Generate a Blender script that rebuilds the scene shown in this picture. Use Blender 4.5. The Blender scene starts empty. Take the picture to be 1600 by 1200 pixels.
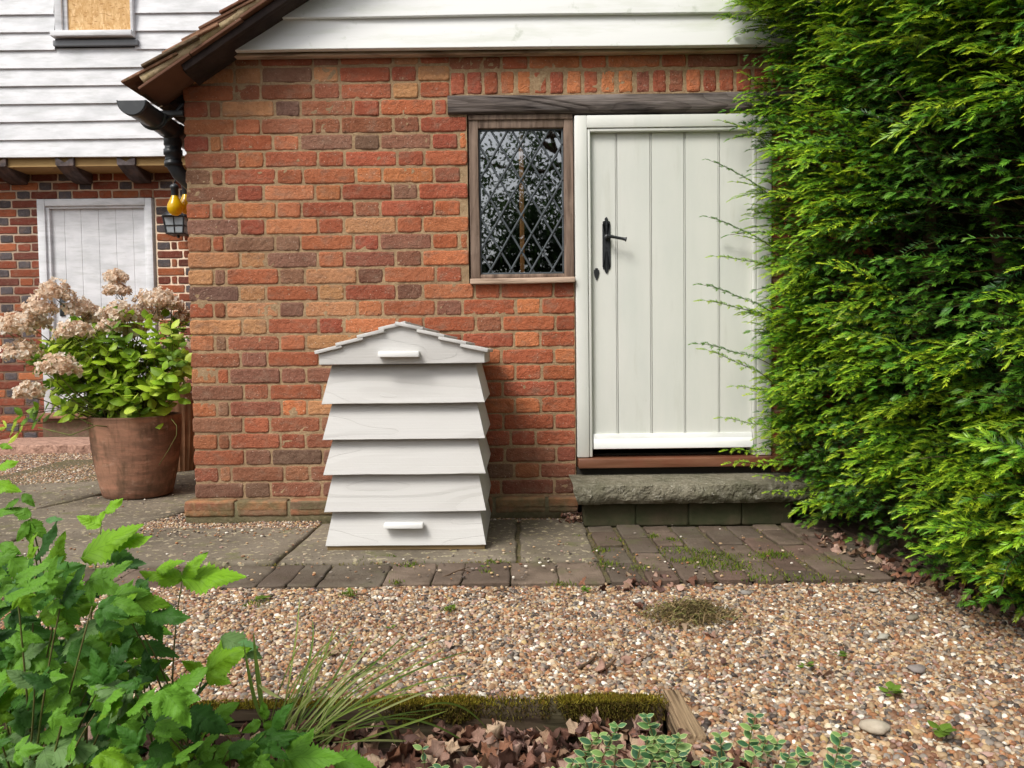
import bpy, bmesh, math, random
import numpy as np
from mathutils import Vector, Matrix
random.seed(7); rng = np.random.default_rng(7)
rad = math.radians
sc = bpy.context.scene
COL = sc.collection

# ------------------------------------------------------------------ camera
FPX = 1200.0; PITCH = rad(2.4); ROLL = rad(0.7); CAM = np.array([0.0, -3.46, 0.742])
cF = np.array([0, math.cos(PITCH), -math.sin(PITCH)])
_R0 = np.array([1.0, 0, 0]); _U0 = np.array([0, math.sin(PITCH), math.cos(PITCH)])
cR = math.cos(ROLL)*_R0 - math.sin(ROLL)*_U0
cU = math.sin(ROLL)*_R0 + math.cos(ROLL)*_U0
cd = bpy.data.cameras.new("camera"); cam = bpy.data.objects.new("camera", cd); COL.objects.link(cam)
cd.sensor_width = 36; cd.lens = FPX/1600*36; cd.clip_start = 0.02; cd.clip_end = 400
m = Matrix.Identity(4)
for i in range(3):
    m[i][0] = cR[i]; m[i][1] = cU[i]; m[i][2] = -cF[i]; m[i][3] = CAM[i]
cam.matrix_world = m
sc.camera = cam
def P(px, py, Y=0.0):
    """point of the plane y=Y measured from the survey photograph"""
    d = cF*FPX + cR*(px-800) + cU*(600-py)
    return CAM + d*((Y-CAM[1])/d[1])
def G(px, py, z=0.0):
    d = cF*FPX + cR*(px-800) + cU*(600-py)
    return CAM + d*((z-CAM[2])/d[2])

# ------------------------------------------------------------------ sky, sun, exposure
SUN_DIR = Vector((-0.50, -0.62, 0.95)).normalized()
w = bpy.data.worlds.new("World"); sc.world = w; w.use_nodes = True
nt = w.node_tree; bg = nt.nodes['Background']
sky = nt.nodes.new('ShaderNodeTexSky'); sky.sky_type = 'NISHITA'; sky.sun_disc = False
sky.sun_elevation = math.asin(SUN_DIR.z); sky.sun_rotation = math.atan2(SUN_DIR.x, SUN_DIR.y)
sky.dust_density = 4.0; sky.air_density = 1.2
hs = nt.nodes.new('ShaderNodeHueSaturation'); hs.inputs['Saturation'].default_value = 0.22
nt.links.new(sky.outputs[0], hs.inputs['Color']); nt.links.new(hs.outputs[0], bg.inputs[0])
bg.inputs[1].default_value = 0.15
sl = bpy.data.lights.new("sun", 'SUN'); sl.energy = 2.0; sl.angle = rad(20); sl.color = (1, 0.965, 0.9)
so = bpy.data.objects.new("sun", sl); COL.objects.link(so)
so.rotation_euler = SUN_DIR.to_track_quat('Z', 'Y').to_euler(); so.location = (-5, -8, 9)
sc.view_settings.view_transform = 'Standard'; sc.view_settings.look = 'None'
sc.view_settings.exposure = 0.32; sc.view_settings.gamma = 1
sc.cycles.max_bounces = 6; sc.cycles.diffuse_bounces = 3; sc.cycles.glossy_bounces = 3
sc.cycles.transmission_bounces = 4; sc.cycles.transparent_max_bounces = 8
sc.cycles.caustics_reflective = False; sc.cycles.caustics_refractive = False

# ------------------------------------------------------------------ helpers
def S(r, g, b):
    f = lambda c: ((c/255+0.055)/1.055)**2.4 if c > 10.3 else c/255/12.92
    return (f(r), f(g), f(b))
def SA(*c): return np.array(S(*c))

def _h(ix, iy, iz):
    n = (ix*374761393 + iy*668265263 + iz*2147483647 + 1013904223) & 0xffffffff
    n = ((n ^ (n >> 13))*1274126177) & 0xffffffff
    n = ((n ^ (n >> 15))*2246822519) & 0xffffffff
    return ((n ^ (n >> 16)) & 0xffff)/65535.0
def vn(p, s=1.0, seed=0):
    p = np.asarray(p, float)*s + seed*17.31
    i = np.floor(p).astype(np.int64); f = p-i; f = f*f*(3-2*f)
    r = 0
    for a in (0, 1):
        for b in (0, 1):
            for c in (0, 1):
                wgt = (f[..., 0] if a else 1-f[..., 0])*(f[..., 1] if b else 1-f[..., 1])*(f[..., 2] if c else 1-f[..., 2])
                r = r + wgt*_h(i[..., 0]+a, i[..., 1]+b, i[..., 2]+c)
    return r*2-1
def fb(p, s=1.0, seed=0):
    return vn(p, s, seed)*.6 + vn(p, s*2.1, seed+3)*.3 + vn(p, s*4.3, seed+5)*.15

class Acc:
    def __init__(s): s.V=[]; s.Q=[]; s.T=[]; s.C=[]; s.U=[]; s.n=0; s.QM=[]; s.TM=[]
    def add(s, V, Q=None, T=None, col=(1,1,1), uv=None, mi=0):
        V = np.asarray(V, float).reshape(-1, 3); n = len(V)
        s.V.append(V)
        if Q is not None and len(Q): Q=np.asarray(Q, np.int64).reshape(-1,4)+s.n; s.Q.append(Q); s.QM.append(np.full(len(Q), mi))
        if T is not None and len(T): T=np.asarray(T, np.int64).reshape(-1,3)+s.n; s.T.append(T); s.TM.append(np.full(len(T), mi))
        c = np.asarray(col, float)
        s.C.append(np.broadcast_to(c, (n, 3)) if c.ndim == 1 else c)
        s.U.append(np.zeros((n, 3)) if uv is None else np.asarray(uv, float))
        s.n += n
    def grid(s, Pt, **k):           # Pt: (a,b,3)
        a, b = Pt.shape[:2]; i = np.arange(a*b).reshape(a, b)
        Q = np.stack([i[:-1,:-1], i[1:,:-1], i[1:,1:], i[:-1,1:]], -1).reshape(-1,4)
        if k.get('uv') is not None: k['uv'] = k['uv'].reshape(-1,3)
        c = k.get('col')
        if c is not None and np.ndim(c) == 3: k['col'] = c.reshape(-1,3)
        s.add(Pt.reshape(-1,3), Q, **k)
    def box(s, x0,x1,y0,y1,z0,z1, **k):
        V=[(x,y,z) for x in (x0,x1) for y in (y0,y1) for z in (z0,z1)]
        s.add(V, [(0,1,3,2),(4,6,7,5),(0,4,5,1),(2,3,7,6),(0,2,6,4),(1,5,7,3)], **k)
    def bbox(s, x0,x1,y0,y1,z0,z1, b=.003, M=None, warp=0, seg=1, **k):
        """bevelled box, optionally subdivided along its longest axis and warped"""
        bm = bmesh.new(); r = bmesh.ops.create_cube(bm, size=1)
        for v in bm.verts: v.co = Vector(((x0+x1)/2+v.co.x*(x1-x0), (y0+y1)/2+v.co.y*(y1-y0), (z0+z1)/2+v.co.z*(z1-z0)))
        if seg > 1:
            L = [x1-x0, y1-y0, z1-z0]; ax = L.index(max(L))
            es = [e for e in bm.edges if abs((e.verts[0].co-e.verts[1].co)[ax]) > L[ax]*.9]
            bmesh.ops.subdivide_edges(bm, edges=es, cuts=seg-1, use_grid_fill=True)
        if b: 
            es=[e for e in bm.edges if e.calc_face_angle(0) > .5]
            bmesh.ops.bevel(bm, geom=es, offset=b, segments=2, affect='EDGES', profile=.5)
        bmesh.ops.triangulate(bm, faces=[f for f in bm.faces if len(f.verts) > 4])
        bm.verts.index_update()
        V = np.array([v.co[:] for v in bm.verts]); Q=[[v.index for v in f.verts] for f in bm.faces if len(f.verts)==4]; T=[[v.index for v in f.verts] for f in bm.faces if len(f.verts)==3]
        bm.free()
        if warp: V = V + np.stack([vn(V, 3, 1), vn(V, 3, 2), vn(V, 3, 3)], -1)*warp
        if M is not None: V = V @ np.array(M)[:3,:3].T + np.array(M)[:3,3]
        s.add(V, Q, T, **k)
    def tube(s, pts, r, n=8, cap=True, **k):
        pts = np.asarray(pts, float); m_ = len(pts); r = np.broadcast_to(np.asarray(r, float), (m_,))
        tg = np.gradient(pts, axis=0); tg /= np.linalg.norm(tg, axis=1)[:,None]+1e-9
        ref = np.array([0,0,1.0]) if abs(tg[0][2]) < .9 else np.array([1.0,0,0])
        rings=[]
        a = np.cross(tg[0], ref); a/=np.linalg.norm(a)
        for i in range(m_):
            a = a - tg[i]*np.dot(a, tg[i]); a/=np.linalg.norm(a)+1e-9; b_=np.cross(tg[i], a)
            th = np.arange(n)*2*math.pi/n
            rings.append(pts[i]+r[i]*(np.cos(th)[:,None]*a+np.sin(th)[:,None]*b_))
        V=np.concatenate(rings); i=np.arange(m_*n).reshape(m_,n); j=np.roll(i,-1,1)
        Q=np.stack([i[:-1],j[:-1],j[1:],i[1:]],-1).reshape(-1,4); T=[]
        if cap:
            V=np.concatenate([V,[pts[0]],[pts[-1]]]); c0=m_*n; c1=c0+1
            T=[(c0,(q+1)%n,q) for q in range(n)]+[(c1,(m_-1)*n+q,(m_-1)*n+(q+1)%n) for q in range(n)]
        s.add(V,Q,T,**k)
    def lathe(s, c, prof, n=24, axis=None, **k):   # prof [(r,z)]
        prof=np.asarray(prof,float); th=np.arange(n)*2*math.pi/n
        V=np.zeros((len(prof),n,3)); V[...,0]=prof[:,0][:,None]*np.cos(th); V[...,1]=prof[:,0][:,None]*np.sin(th); V[...,2]=prof[:,1][:,None]
        V=V.reshape(-1,3)
        if axis is not None:
            q=Vector((0,0,1)).rotation_difference(Vector(axis)).to_matrix(); V=V@np.array(q).T
        V=V+np.asarray(c); i=np.arange(len(prof)*n).reshape(len(prof),n); j=np.roll(i,-1,1)
        s.add(V,np.stack([i[:-1],j[:-1],j[1:],i[1:]],-1).reshape(-1,4),**k)
    def inst(s, V, Q, C, R, T_, colmul=None, uv=None):  # V (nv,3), R (N,3,3) (scale included), T (N,3)
        N=len(R); W=np.einsum('nij,vj->nvi',R,V)+T_[:,None,:]; nv=len(V)
        QQ=(Q[None]+ (np.arange(N)*nv)[:,None,None]).reshape(-1,4)
        CC=np.broadcast_to(C[None],(N,nv,3)) if colmul is None else C[None]*colmul[:,None,:]
        s.add(W.reshape(-1,3),QQ,col=CC.reshape(-1,3).copy(),uv=None if uv is None else np.broadcast_to(uv[None],(N,nv,3)).reshape(-1,3))
    def build(s, name, mats, parent=None, smooth=True, local=False, angle=None):
        V=np.concatenate(s.V); 
        if parent is not None and not local:
            p=parent
            while p.parent: p=p.parent
            V=V-np.array(p.location[:])
        Q=np.concatenate(s.Q) if s.Q else np.zeros((0,4),np.int64); T=np.concatenate(s.T) if s.T else np.zeros((0,3),np.int64)
        me=bpy.data.meshes.new(name); me.vertices.add(len(V)); me.vertices.foreach_set('co',V.astype(np.float32).ravel())
        li=np.concatenate([Q.ravel(),T.ravel()]).astype(np.int32); me.loops.add(len(li)); me.loops.foreach_set('vertex_index',li)
        np_=len(Q)+len(T); me.polygons.add(np_)
        ls=np.concatenate([np.arange(len(Q))*4, len(Q)*4+np.arange(len(T))*3]).astype(np.int32)
        me.polygons.foreach_set('loop_start',ls)
        me.polygons.foreach_set('material_index',np.concatenate(s.QM+s.TM+[np.zeros(0)]).astype(np.int32))
        me.polygons.foreach_set('use_smooth',np.full(np_,bool(smooth)))
        a=me.attributes.new('col','FLOAT_COLOR','POINT'); c=np.ones((len(V),4),np.float32); c[:,:3]=np.concatenate(s.C); a.data.foreach_set('color',c.ravel())
        a=me.attributes.new('uvm','FLOAT_VECTOR','POINT'); a.data.foreach_set('vector',np.concatenate(s.U).astype(np.float32).ravel())
        me.update(calc_edges=True); me.validate()
        if smooth and angle: me.set_sharp_from_angle(angle=rad(angle))
        for m_ in (mats if isinstance(mats,(list,tuple)) else [mats]): me.materials.append(m_)
        o=bpy.data.objects.new(name,me); COL.objects.link(o)
        if parent is not None: o.parent=parent
        return o
def tag(o, label=None, cat=None, group=None, kind=None):
    if label: o['label']=label
    if cat: o['category']=cat
    if group: o['group']=group
    if kind: o['kind']=kind
    return o
def thing(name, loc, label, cat, group=None, rz=0):
    o=bpy.data.objects.new(name,None); COL.objects.link(o); o.location=loc; o.rotation_euler=(0,0,rz); o.empty_display_size=.1
    return tag(o,label,cat,group)

# ------------------------------------------------------------------ materials
def mat(name, base=None, rough=.75, spec=.3, var=[], spots=[], bump=[], trans=0, metallic=0, leaf=None, coat=0, inst=False, grain=None):
    """var: (scale, stretch, colour, amount, lo, hi)  spots the same with sharper edges; bump: (scale, stretch, distance)"""
    m=bpy.data.materials.new(name); m.use_nodes=True; t=m.node_tree; N=t.nodes; L=t.links
    b=N['Principled BSDF']; out=N['Material Output']
    tc=N.new('ShaderNodeTexCoord')
    def coord(stretch):
        mp=N.new('ShaderNodeMapping'); L.new(tc.outputs['Object'],mp.inputs[0]); mp.inputs['Scale'].default_value=stretch; return mp.outputs[0]
    if base is None:
        at=N.new('ShaderNodeAttribute'); at.attribute_name='col'
        if inst: at.attribute_type='INSTANCER'
        cur=at.outputs['Color']
    else:
        rgb=N.new('ShaderNodeRGB'); rgb.outputs[0].default_value=(*base,1); cur=rgb.outputs[0]
    if leaf:   # pleated veins drawn from the leaf's own coordinates
        a2=N.new('ShaderNodeAttribute'); a2.attribute_name='uvm'; sp=N.new('ShaderNodeSeparateXYZ'); L.new(a2.outputs['Vector'],sp.inputs[0])
        av=N.new('ShaderNodeMath'); av.operation='ABSOLUTE'; L.new(sp.outputs[1],av.inputs[0])
        m1=N.new('ShaderNodeMath'); m1.operation='MULTIPLY'; L.new(sp.outputs[0],m1.inputs[0]); m1.inputs[1].default_value=leaf
        m2=N.new('ShaderNodeMath'); m2.operation='MULTIPLY_ADD'; L.new(av.outputs[0],m2.inputs[0]); m2.inputs[1].default_value=-2.2; L.new(m1.outputs[0],m2.inputs[2])
        pp=N.new('ShaderNodeMath'); pp.operation='PINGPONG'; L.new(m2.outputs[0],pp.inputs[0]); pp.inputs[1].default_value=.5
        mn=N.new('ShaderNodeMath'); mn.operation='MINIMUM'; L.new(pp.outputs[0],mn.inputs[0])
        av3=N.new('ShaderNodeMath'); av3.operation='MULTIPLY'; L.new(av.outputs[0],av3.inputs[0]); av3.inputs[1].default_value=2.0; L.new(av3.outputs[0],mn.inputs[1])
        mr=N.new('ShaderNodeMapRange'); L.new(mn.outputs[0],mr.inputs[0]); mr.inputs[1].default_value=.02; mr.inputs[2].default_value=.12; mr.inputs[3].default_value=.45; mr.inputs[4].default_value=0
        mx=N.new('ShaderNodeMixRGB'); mx.blend_type='MULTIPLY'; L.new(mr.outputs[0],mx.inputs[0]); L.new(cur,mx.inputs[1]); mx.inputs[2].default_value=(.45,.5,.4,1); cur=mx.outputs[0]
    for (scale,stretch,color,amt,lo,hi) in list(var)+list(spots):
        nz=N.new('ShaderNodeTexNoise'); nz.inputs['Scale'].default_value=scale; nz.inputs['Detail'].default_value=5; nz.inputs['Roughness'].default_value=.6
        L.new(coord(stretch),nz.inputs['Vector'])
        mr=N.new('ShaderNodeMapRange'); L.new(nz.outputs[0],mr.inputs[0]); mr.inputs[1].default_value=lo; mr.inputs[2].default_value=hi; mr.inputs[3].default_value=0; mr.inputs[4].default_value=amt
        mx=N.new('ShaderNodeMixRGB'); 
        if color[0]=='*': mx.blend_type='MULTIPLY'; color=color[1]
        L.new(mr.outputs[0],mx.inputs[0]); L.new(cur,mx.inputs[1]); mx.inputs[2].default_value=(*color,1); cur=mx.outputs[0]
    gh=None
    if grain:   # growth-ring contour lines of sawn timber: (scale, stretch, rings, colour strength, bump distance)
        nz=N.new('ShaderNodeTexNoise'); nz.inputs['Scale'].default_value=grain[0]; nz.inputs['Detail'].default_value=1.5; nz.inputs['Roughness'].default_value=.4; L.new(coord(grain[1]),nz.inputs['Vector'])
        mu=N.new('ShaderNodeMath'); mu.operation='MULTIPLY'; L.new(nz.outputs[0],mu.inputs[0]); mu.inputs[1].default_value=grain[2]
        fr=N.new('ShaderNodeMath'); fr.operation='FRACT'; L.new(mu.outputs[0],fr.inputs[0])
        mr=N.new('ShaderNodeMapRange'); L.new(fr.outputs[0],mr.inputs[0]); mr.inputs[1].default_value=.62; mr.inputs[2].default_value=.97; mr.inputs[3].default_value=0; mr.inputs[4].default_value=1; gh=mr.outputs[0]
        mx=N.new('ShaderNodeMixRGB'); mx.blend_type='MULTIPLY'; ms=N.new('ShaderNodeMath'); ms.operation='MULTIPLY'; L.new(gh,ms.inputs[0]); ms.inputs[1].default_value=grain[3]; L.new(ms.outputs[0],mx.inputs[0]); L.new(cur,mx.inputs[1]); mx.inputs[2].default_value=(.45,.42,.4,1); cur=mx.outputs[0]
    L.new(cur,b.inputs['Base Color'])
    b.inputs['Roughness'].default_value=rough; b.inputs['Specular IOR Level'].default_value=spec; b.inputs['Metallic'].default_value=metallic
    nrm=None
    if gh is not None:
        bp=N.new('ShaderNodeBump'); bp.invert=True; bp.inputs['Distance'].default_value=grain[4]; L.new(gh,bp.inputs['Height']); nrm=bp.outputs[0]
    for (scale,stretch,dist) in bump:
        nz=N.new('ShaderNodeTexNoise'); nz.inputs['Scale'].default_value=scale; nz.inputs['Detail'].default_value=4
        L.new(coord(stretch),nz.inputs['Vector'])
        bp=N.new('ShaderNodeBump'); bp.inputs['Distance'].default_value=dist; bp.inputs['Strength'].default_value=1; L.new(nz.outputs[0],bp.inputs['Height'])
        if nrm is not None: L.new(nrm,bp.inputs['Normal'])
        nrm=bp.outputs[0]
    if nrm is not None: L.new(nrm,b.inputs['Normal'])
    if coat: b.inputs['Coat Weight'].default_value=coat; b.inputs['Coat Roughness'].default_value=.15
    if trans:
        tr=N.new('ShaderNodeBsdfTranslucent'); L.new(cur,tr.inputs[0]); mx=N.new('ShaderNodeMixShader'); mx.inputs[0].default_value=trans
        L.new(b.outputs[0],mx.inputs[1]); L.new(tr.outputs[0],mx.inputs[2]); L.new(mx.outputs[0],out.inputs[0])
    return m
I1=(1,1,1)
M={}
M['brick']=mat('old_brick',rough=.9,spec=.15,
   var=[(7,I1,('*',(.70,.64,.62)),.7,.48,.68),(45,I1,('*',(.78,.74,.71)),.8,.4,.7),(14,(1,1,1.6),S(138,112,94),.55,.50,.70),(1.6,I1,('*',(.78,.76,.76)),.7,.5,.7)],
   spots=[(150,I1,S(214,196,176),.7,.64,.69),(110,I1,S(58,42,38),.8,.655,.71),(26,I1,S(178,150,124),.35,.70,.76)],
   bump=[(55,I1,.007),(220,I1,.0022)])
M['mortar']=mat('lime_mortar',S(158,131,101),rough=.95,spec=.1,var=[(12,I1,S(134,110,84),.8,.4,.7),(90,I1,S(188,164,130),.6,.45,.7),(2,I1,S(128,104,82),.7,.5,.7)],spots=[(30,I1,S(110,100,75),.5,.62,.72)],bump=[(180,I1,.003)])
M['mortar_w']=mat('white_mortar',S(222,200,176),rough=.95,spec=.1,var=[(10,I1,S(190,165,140),.5,.4,.7)],bump=[(120,I1,.002)])
M['plinth']=mat('plinth_brick',rough=.95,spec=.1,var=[(14,I1,S(96,92,66),.75,.4,.62),(50,I1,S(140,125,100),.5,.5,.7)],bump=[(60,I1,.004),(220,I1,.0015)])
M['white']=mat('white_paint',S(220,220,223),rough=.5,spec=.3,var=[(3,(1,1,3),S(178,180,182),.75,.42,.7),(9,(.6,1,4),S(184,186,184),.5,.5,.68)],spots=[(60,I1,S(120,120,110),.6,.72,.76)],bump=[(40,(.15,1,1),.0006)])
M['board_g']=mat('gable_paint',S(228,228,226),rough=.4,spec=.35,var=[(5,(.5,1,3),S(196,200,184),.6,.5,.72)],spots=[(85,I1,S(70,70,60),.8,.73,.76),(12,(1,1,1),S(150,160,135),.4,.62,.72)],bump=[(30,(.1,1,1),.0006)])
M['door']=mat('pale_green_grey_paint',S(219,219,212),rough=.38,spec=.4,var=[(3,(2,2,.6),S(206,209,202),.7,.4,.7),(5,(3,3,.5),S(186,186,172),.35,.58,.75)],spots=[(38,I1,S(180,180,165),.5,.72,.76)],bump=[(25,(1,1,.12),.0007),(140,I1,.0002)])
M['door_w']=mat('weather_bar_paint',S(232,233,230),rough=.35,spec=.4,var=[(15,(.3,1,1),S(205,205,200),.5,.5,.7)],bump=[(60,I1,.0004)])
M['hive']=mat('hive_paint',S(199,197,194),rough=.6,spec=.25,var=[(2.2,(.6,1,1.5),S(194,191,186),.6,.42,.68)],spots=[(34,I1,S(120,115,105),.6,.755,.775)],grain=(2.3,(.55,1.2,2.6),9.0,.055,.0014),bump=[(30,(.06,4,9),.0006),(120,I1,.0003)])
M['hive_v']=mat('hive_handle_paint',S(232,232,230),rough=.5,spec=.3,bump=[(40,(.2,1,1),.0006)])
M['basewood']=mat('bare_base_wood',grain=(6,(.3,1,2),8,.3,.001),base=S(140,118,84),rough=.8,var=[(12,(.2,1,3),S(105,88,62),.8,.4,.7)],bump=[(60,(.1,2,3),.001)])
M['oak']=mat('weathered_oak',S(136,116,102),grain=(6,(1.5,1.5,.2),8,.35,.0015),rough=.8,spec=.2,var=[(14,(3,3,.25),S(92,76,66),.9,.4,.65),(6,I1,S(165,145,130),.5,.52,.72)],bump=[(40,(3,3,.2),.002)])
M['lintel']=mat('grey_oak_lintel',S(112,102,97),grain=(5,(.22,1,1.5),14,.6,.004),rough=.85,spec=.2,var=[(22,(.14,2,1.6),S(62,56,54),.95,.42,.62),(9,(.3,1,2),S(140,132,128),.5,.5,.7)],spots=[(14,(.5,1,1),S(40,36,34),.9,.70,.74)],bump=[(26,(.12,2,2),.006),(90,(.1,2,2),.002)])
M['sillw']=mat('bleached_sill_wood',S(190,165,145),rough=.9,var=[(20,(.2,1,2),S(120,98,82),.9,.45,.62)],bump=[(30,(.15,2,2),.005)])
M['bar']=mat('interior_oak_bar',S(190,130,80),rough=.6,var=[(30,(3,3,.2),S(150,95,55),.8,.4,.7)])
M['lead']=mat('lead_came',S(76,82,86),rough=.6,spec=.3,metallic=0,var=[(40,I1,S(56,60,64),.6,.4,.7)],bump=[(90,I1,.0006)])
M['iron']=mat('black_iron',S(38,40,42),rough=.4,spec=.5,bump=[(60,I1,.0012)])
M['black']=mat('black_plastic',S(44,47,50),rough=.38,spec=.45,var=[(20,I1,S(70,72,72),.5,.5,.75)])
M['thresh']=mat('varnished_hardwood',S(124,84,64),rough=.35,spec=.5,var=[(10,(.3,2,4),S(100,62,42),.8,.4,.65),(3,I1,S(120,60,45),.6,.5,.7)],bump=[(40,(.1,2,2),.001)])
M['stone']=mat('mossy_step_stone',S(124,118,102),rough=.95,spec=.1,var=[(4,I1,S(84,84,66),.8,.4,.65),(30,I1,S(160,155,140),.5,.5,.7)],spots=[(55,I1,S(190,186,172),.6,.62,.68),(70,I1,S(45,45,36),.7,.64,.7)],bump=[(26,I1,.02),(90,I1,.008)])
M['riser']=mat('dark_riser_brick',rough=.95,spec=.1,var=[(10,I1,S(62,66,46),.85,.35,.62)],bump=[(60,I1,.003)])  # dark brick tone with olive mottling
M['flag']=mat('flagstone',S(124,114,100),rough=.92,spec=.15,var=[(1.6,I1,S(82,75,64),.8,.4,.65),(6,I1,S(124,112,96),.6,.5,.7),(3,I1,S(84,84,56),.5,.56,.7)],spots=[(34,I1,S(176,164,136),.75,.58,.63),(24,I1,S(164,156,112),.5,.60,.66),(60,I1,S(62,54,44),.7,.60,.67),(5,I1,S(96,98,58),.6,.58,.68)],bump=[(9,I1,.008),(70,I1,.003)])
M['paver']=mat('paver_brick',rough=.95,spec=.12,var=[(7,I1,S(80,68,58),.7,.38,.65),(5,I1,S(88,92,56),.6,.56,.7)],spots=[(60,I1,S(170,150,130),.4,.66,.71)],bump=[(40,I1,.004),(160,I1,.0015)])
M['joint']=mat('sandy_joint',S(88,80,60),rough=1,var=[(20,I1,S(92,88,52),.8,.45,.65),(60,I1,S(130,112,86),.6,.5,.65)],bump=[(90,I1,.006)])
M['tile']=mat('clay_roof_tile',rough=.92,spec=.15,var=[(10,I1,S(96,74,56),.6,.45,.65),(25,I1,S(178,140,110),.5,.52,.7)],spots=[(22,I1,S(84,80,50),.7,.6,.68)],bump=[(30,I1,.006),(120,I1,.002)])
M['bed']=mat('verge_mortar',S(190,168,134),rough=1,var=[(9,I1,S(150,136,94),.8,.45,.62),(30,I1,S(120,112,70),.6,.58,.7)],bump=[(40,I1,.008)])
M['barge']=mat('dark_bargeboard',S(62,50,46),rough=.8,var=[(10,(1,1,1),S(38,30,28),.8,.4,.65)],bump=[(30,I1,.004)])
M['under']=mat('undercloak_tile',S(112,78,60),rough=.8,var=[(6,I1,S(92,60,44),.7,.4,.65)],bump=[(60,I1,.001)])
M['osb']=mat('strand_board',S(200,158,104),rough=.8,var=[(30,(1,1,.6),S(222,186,136),.7,.45,.6)],spots=[(70,(1,1,.3),S(232,198,150),.8,.56,.6),(75,(.3,1,1),S(166,118,68),.8,.58,.62)])
M['soffit']=mat('cream_soffit',S(170,140,92),rough=.8,var=[(10,(.3,1,1),S(130,100,64),.6,.4,.7)])
M['joist']=mat('dark_joist_end',S(92,82,82),rough=.75,var=[(16,(1,.2,1),S(52,44,42),.9,.4,.65),(6,I1,S(128,100,82),.5,.52,.7)],bump=[(30,(1,.2,1),.004)])
M['flash']=mat('lead_flashing',S(108,110,114),rough=.6,spec=.4)
M['terra']=mat('terracotta',S(156,116,94),rough=.88,spec=.15,var=[(3.2,(1,1,2.4),S(118,90,74),.95,.42,.58),(26,(2,2,.25),S(104,80,62),.5,.5,.66),(7,(1,1,4),S(178,128,104),.6,.5,.68),(9,(2,2,.7),S(86,72,56),.65,.52,.68)],spots=[(80,I1,S(60,48,38),.6,.68,.73),(14,(1,1,1.5),S(190,160,138),.35,.6,.68)],bump=[(12,(.5,.5,8),.0016),(80,I1,.0012)])
M['terra2']=mat('ribbed_terracotta',S(160,116,86),rough=.9,var=[(8,I1,S(110,82,62),.7,.4,.68)],bump=[(40,I1,.001)])
M['soil']=mat('soil',S(64,50,40),rough=1,var=[(12,I1,S(40,31,25),.8,.4,.65)],bump=[(25,I1,.02)])
M['gravbase']=mat('gravel_bed',S(74,58,44),rough=1,var=[(60,I1,S(66,52,40),.9,.42,.62),(90,I1,S(120,98,76),.8,.52,.66)],bump=[(70,I1,.012)])
M['peb']=mat('pebble',rough=.6,spec=.35,inst=True,var=[(1.2,I1,('*',(.75,.72,.7)),.7,.45,.7)])
M['timber']=mat('edging_timber',S(70,58,44),grain=(5,(.25,2,3),9,.5,.003),rough=.9,var=[(20,(.1,2,3),S(72,58,44),.9,.42,.62),(5,I1,S(66,62,40),.7,.5,.65)],bump=[(40,(.1,2,2),.004)])
M['timber2']=mat('pale_edging_timber',S(158,134,104),grain=(9,(3,.25,2),10,.55,.003),rough=.9,var=[(30,(3,.12,3),S(104,84,62),.9,.42,.6)],bump=[(50,(3,.1,2),.003)])
M['moss']=mat('moss',rough=1,spec=.05,trans=.2)
M['litter']=mat('dead_leaf',rough=.75,spec=.2,trans=.12,var=[(30,I1,('*',(.6,.55,.5)),.7,.42,.68)],leaf=7.0)
M['yew']=mat('yew_needle',rough=.42,spec=.45,trans=.33)
M['twig']=mat('twig_bark',S(92,72,54),rough=.9,var=[(40,I1,S(60,46,34),.8,.4,.65)],bump=[(60,I1,.002)])
M['core']=mat('hedge_shade_core',S(26,28,16),rough=1,spec=0,bump=[(12,I1,.05)])  # near-black colour standing in for the shade inside the hedge
M['rasp']=mat('raspberry_leaf',rough=.55,spec=.22,trans=.30,leaf=8.0,var=[(14,I1,('*',(.72,.8,.7)),.6,.45,.7)],bump=[(120,I1,.0008)])
M['hyd']=mat('hydrangea_leaf',rough=.45,spec=.35,trans=.42,leaf=6.0)
M['petal']=mat('dry_petal',rough=.8,spec=.15,trans=.5,var=[(60,I1,('*',(.78,.68,.6)),.6,.45,.7)])
M['stem']=mat('green_stem',S(96,92,50),rough=.7,var=[(20,I1,S(96,108,48),.8,.45,.6)])
M['grass']=mat('grass_blade',rough=.5,spec=.3,trans=.3)
M['vinca']=mat('variegated_leaf',rough=.4,spec=.4,trans=.2)
M['bulb']=mat('yellow_bulb_glass',S(238,196,20),rough=.08,spec=.6,trans=.35,var=[(8,I1,S(200,140,5),.6,.45,.65)])
M['lglass']=mat('lantern_pane',S(150,156,160),rough=.2,spec=.6)
M['crown']=mat('tree_leaf',rough=.6,trans=.25)
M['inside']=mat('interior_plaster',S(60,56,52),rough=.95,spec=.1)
# window glass: clear sheet with its own reflection
g=bpy.data.materials.new('window_glass'); g.use_nodes=True; t=g.node_tree; N=t.nodes; L=t.links
N.remove(N['Principled BSDF']); gl=N.new('ShaderNodeBsdfGlossy'); gl.inputs['Roughness'].default_value=.015; gl.inputs[0].default_value=(.92,.94,.97,1)
tr=N.new('ShaderNodeBsdfTransparent'); tr.inputs[0].default_value=(.75,.8,.78,1); mx=N.new('ShaderNodeMixShader'); mx.inputs[0].default_value=.36
nz=N.new('ShaderNodeTexNoise'); nz.inputs['Scale'].default_value=7; tcx=N.new('ShaderNodeTexCoord'); L.new(tcx.outputs['Object'],nz.inputs['Vector'])
bp=N.new('ShaderNodeBump'); bp.inputs['Distance'].default_value=.0001; L.new(nz.outputs[0],bp.inputs['Height']); L.new(bp.outputs[0],gl.inputs['Normal'])
L.new(tr.outputs[0],mx.inputs[1]); L.new(gl.outputs[0],mx.inputs[2]); L.new(mx.outputs[0],N['Material Output'].inputs[0]); M['glass']=g

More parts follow.
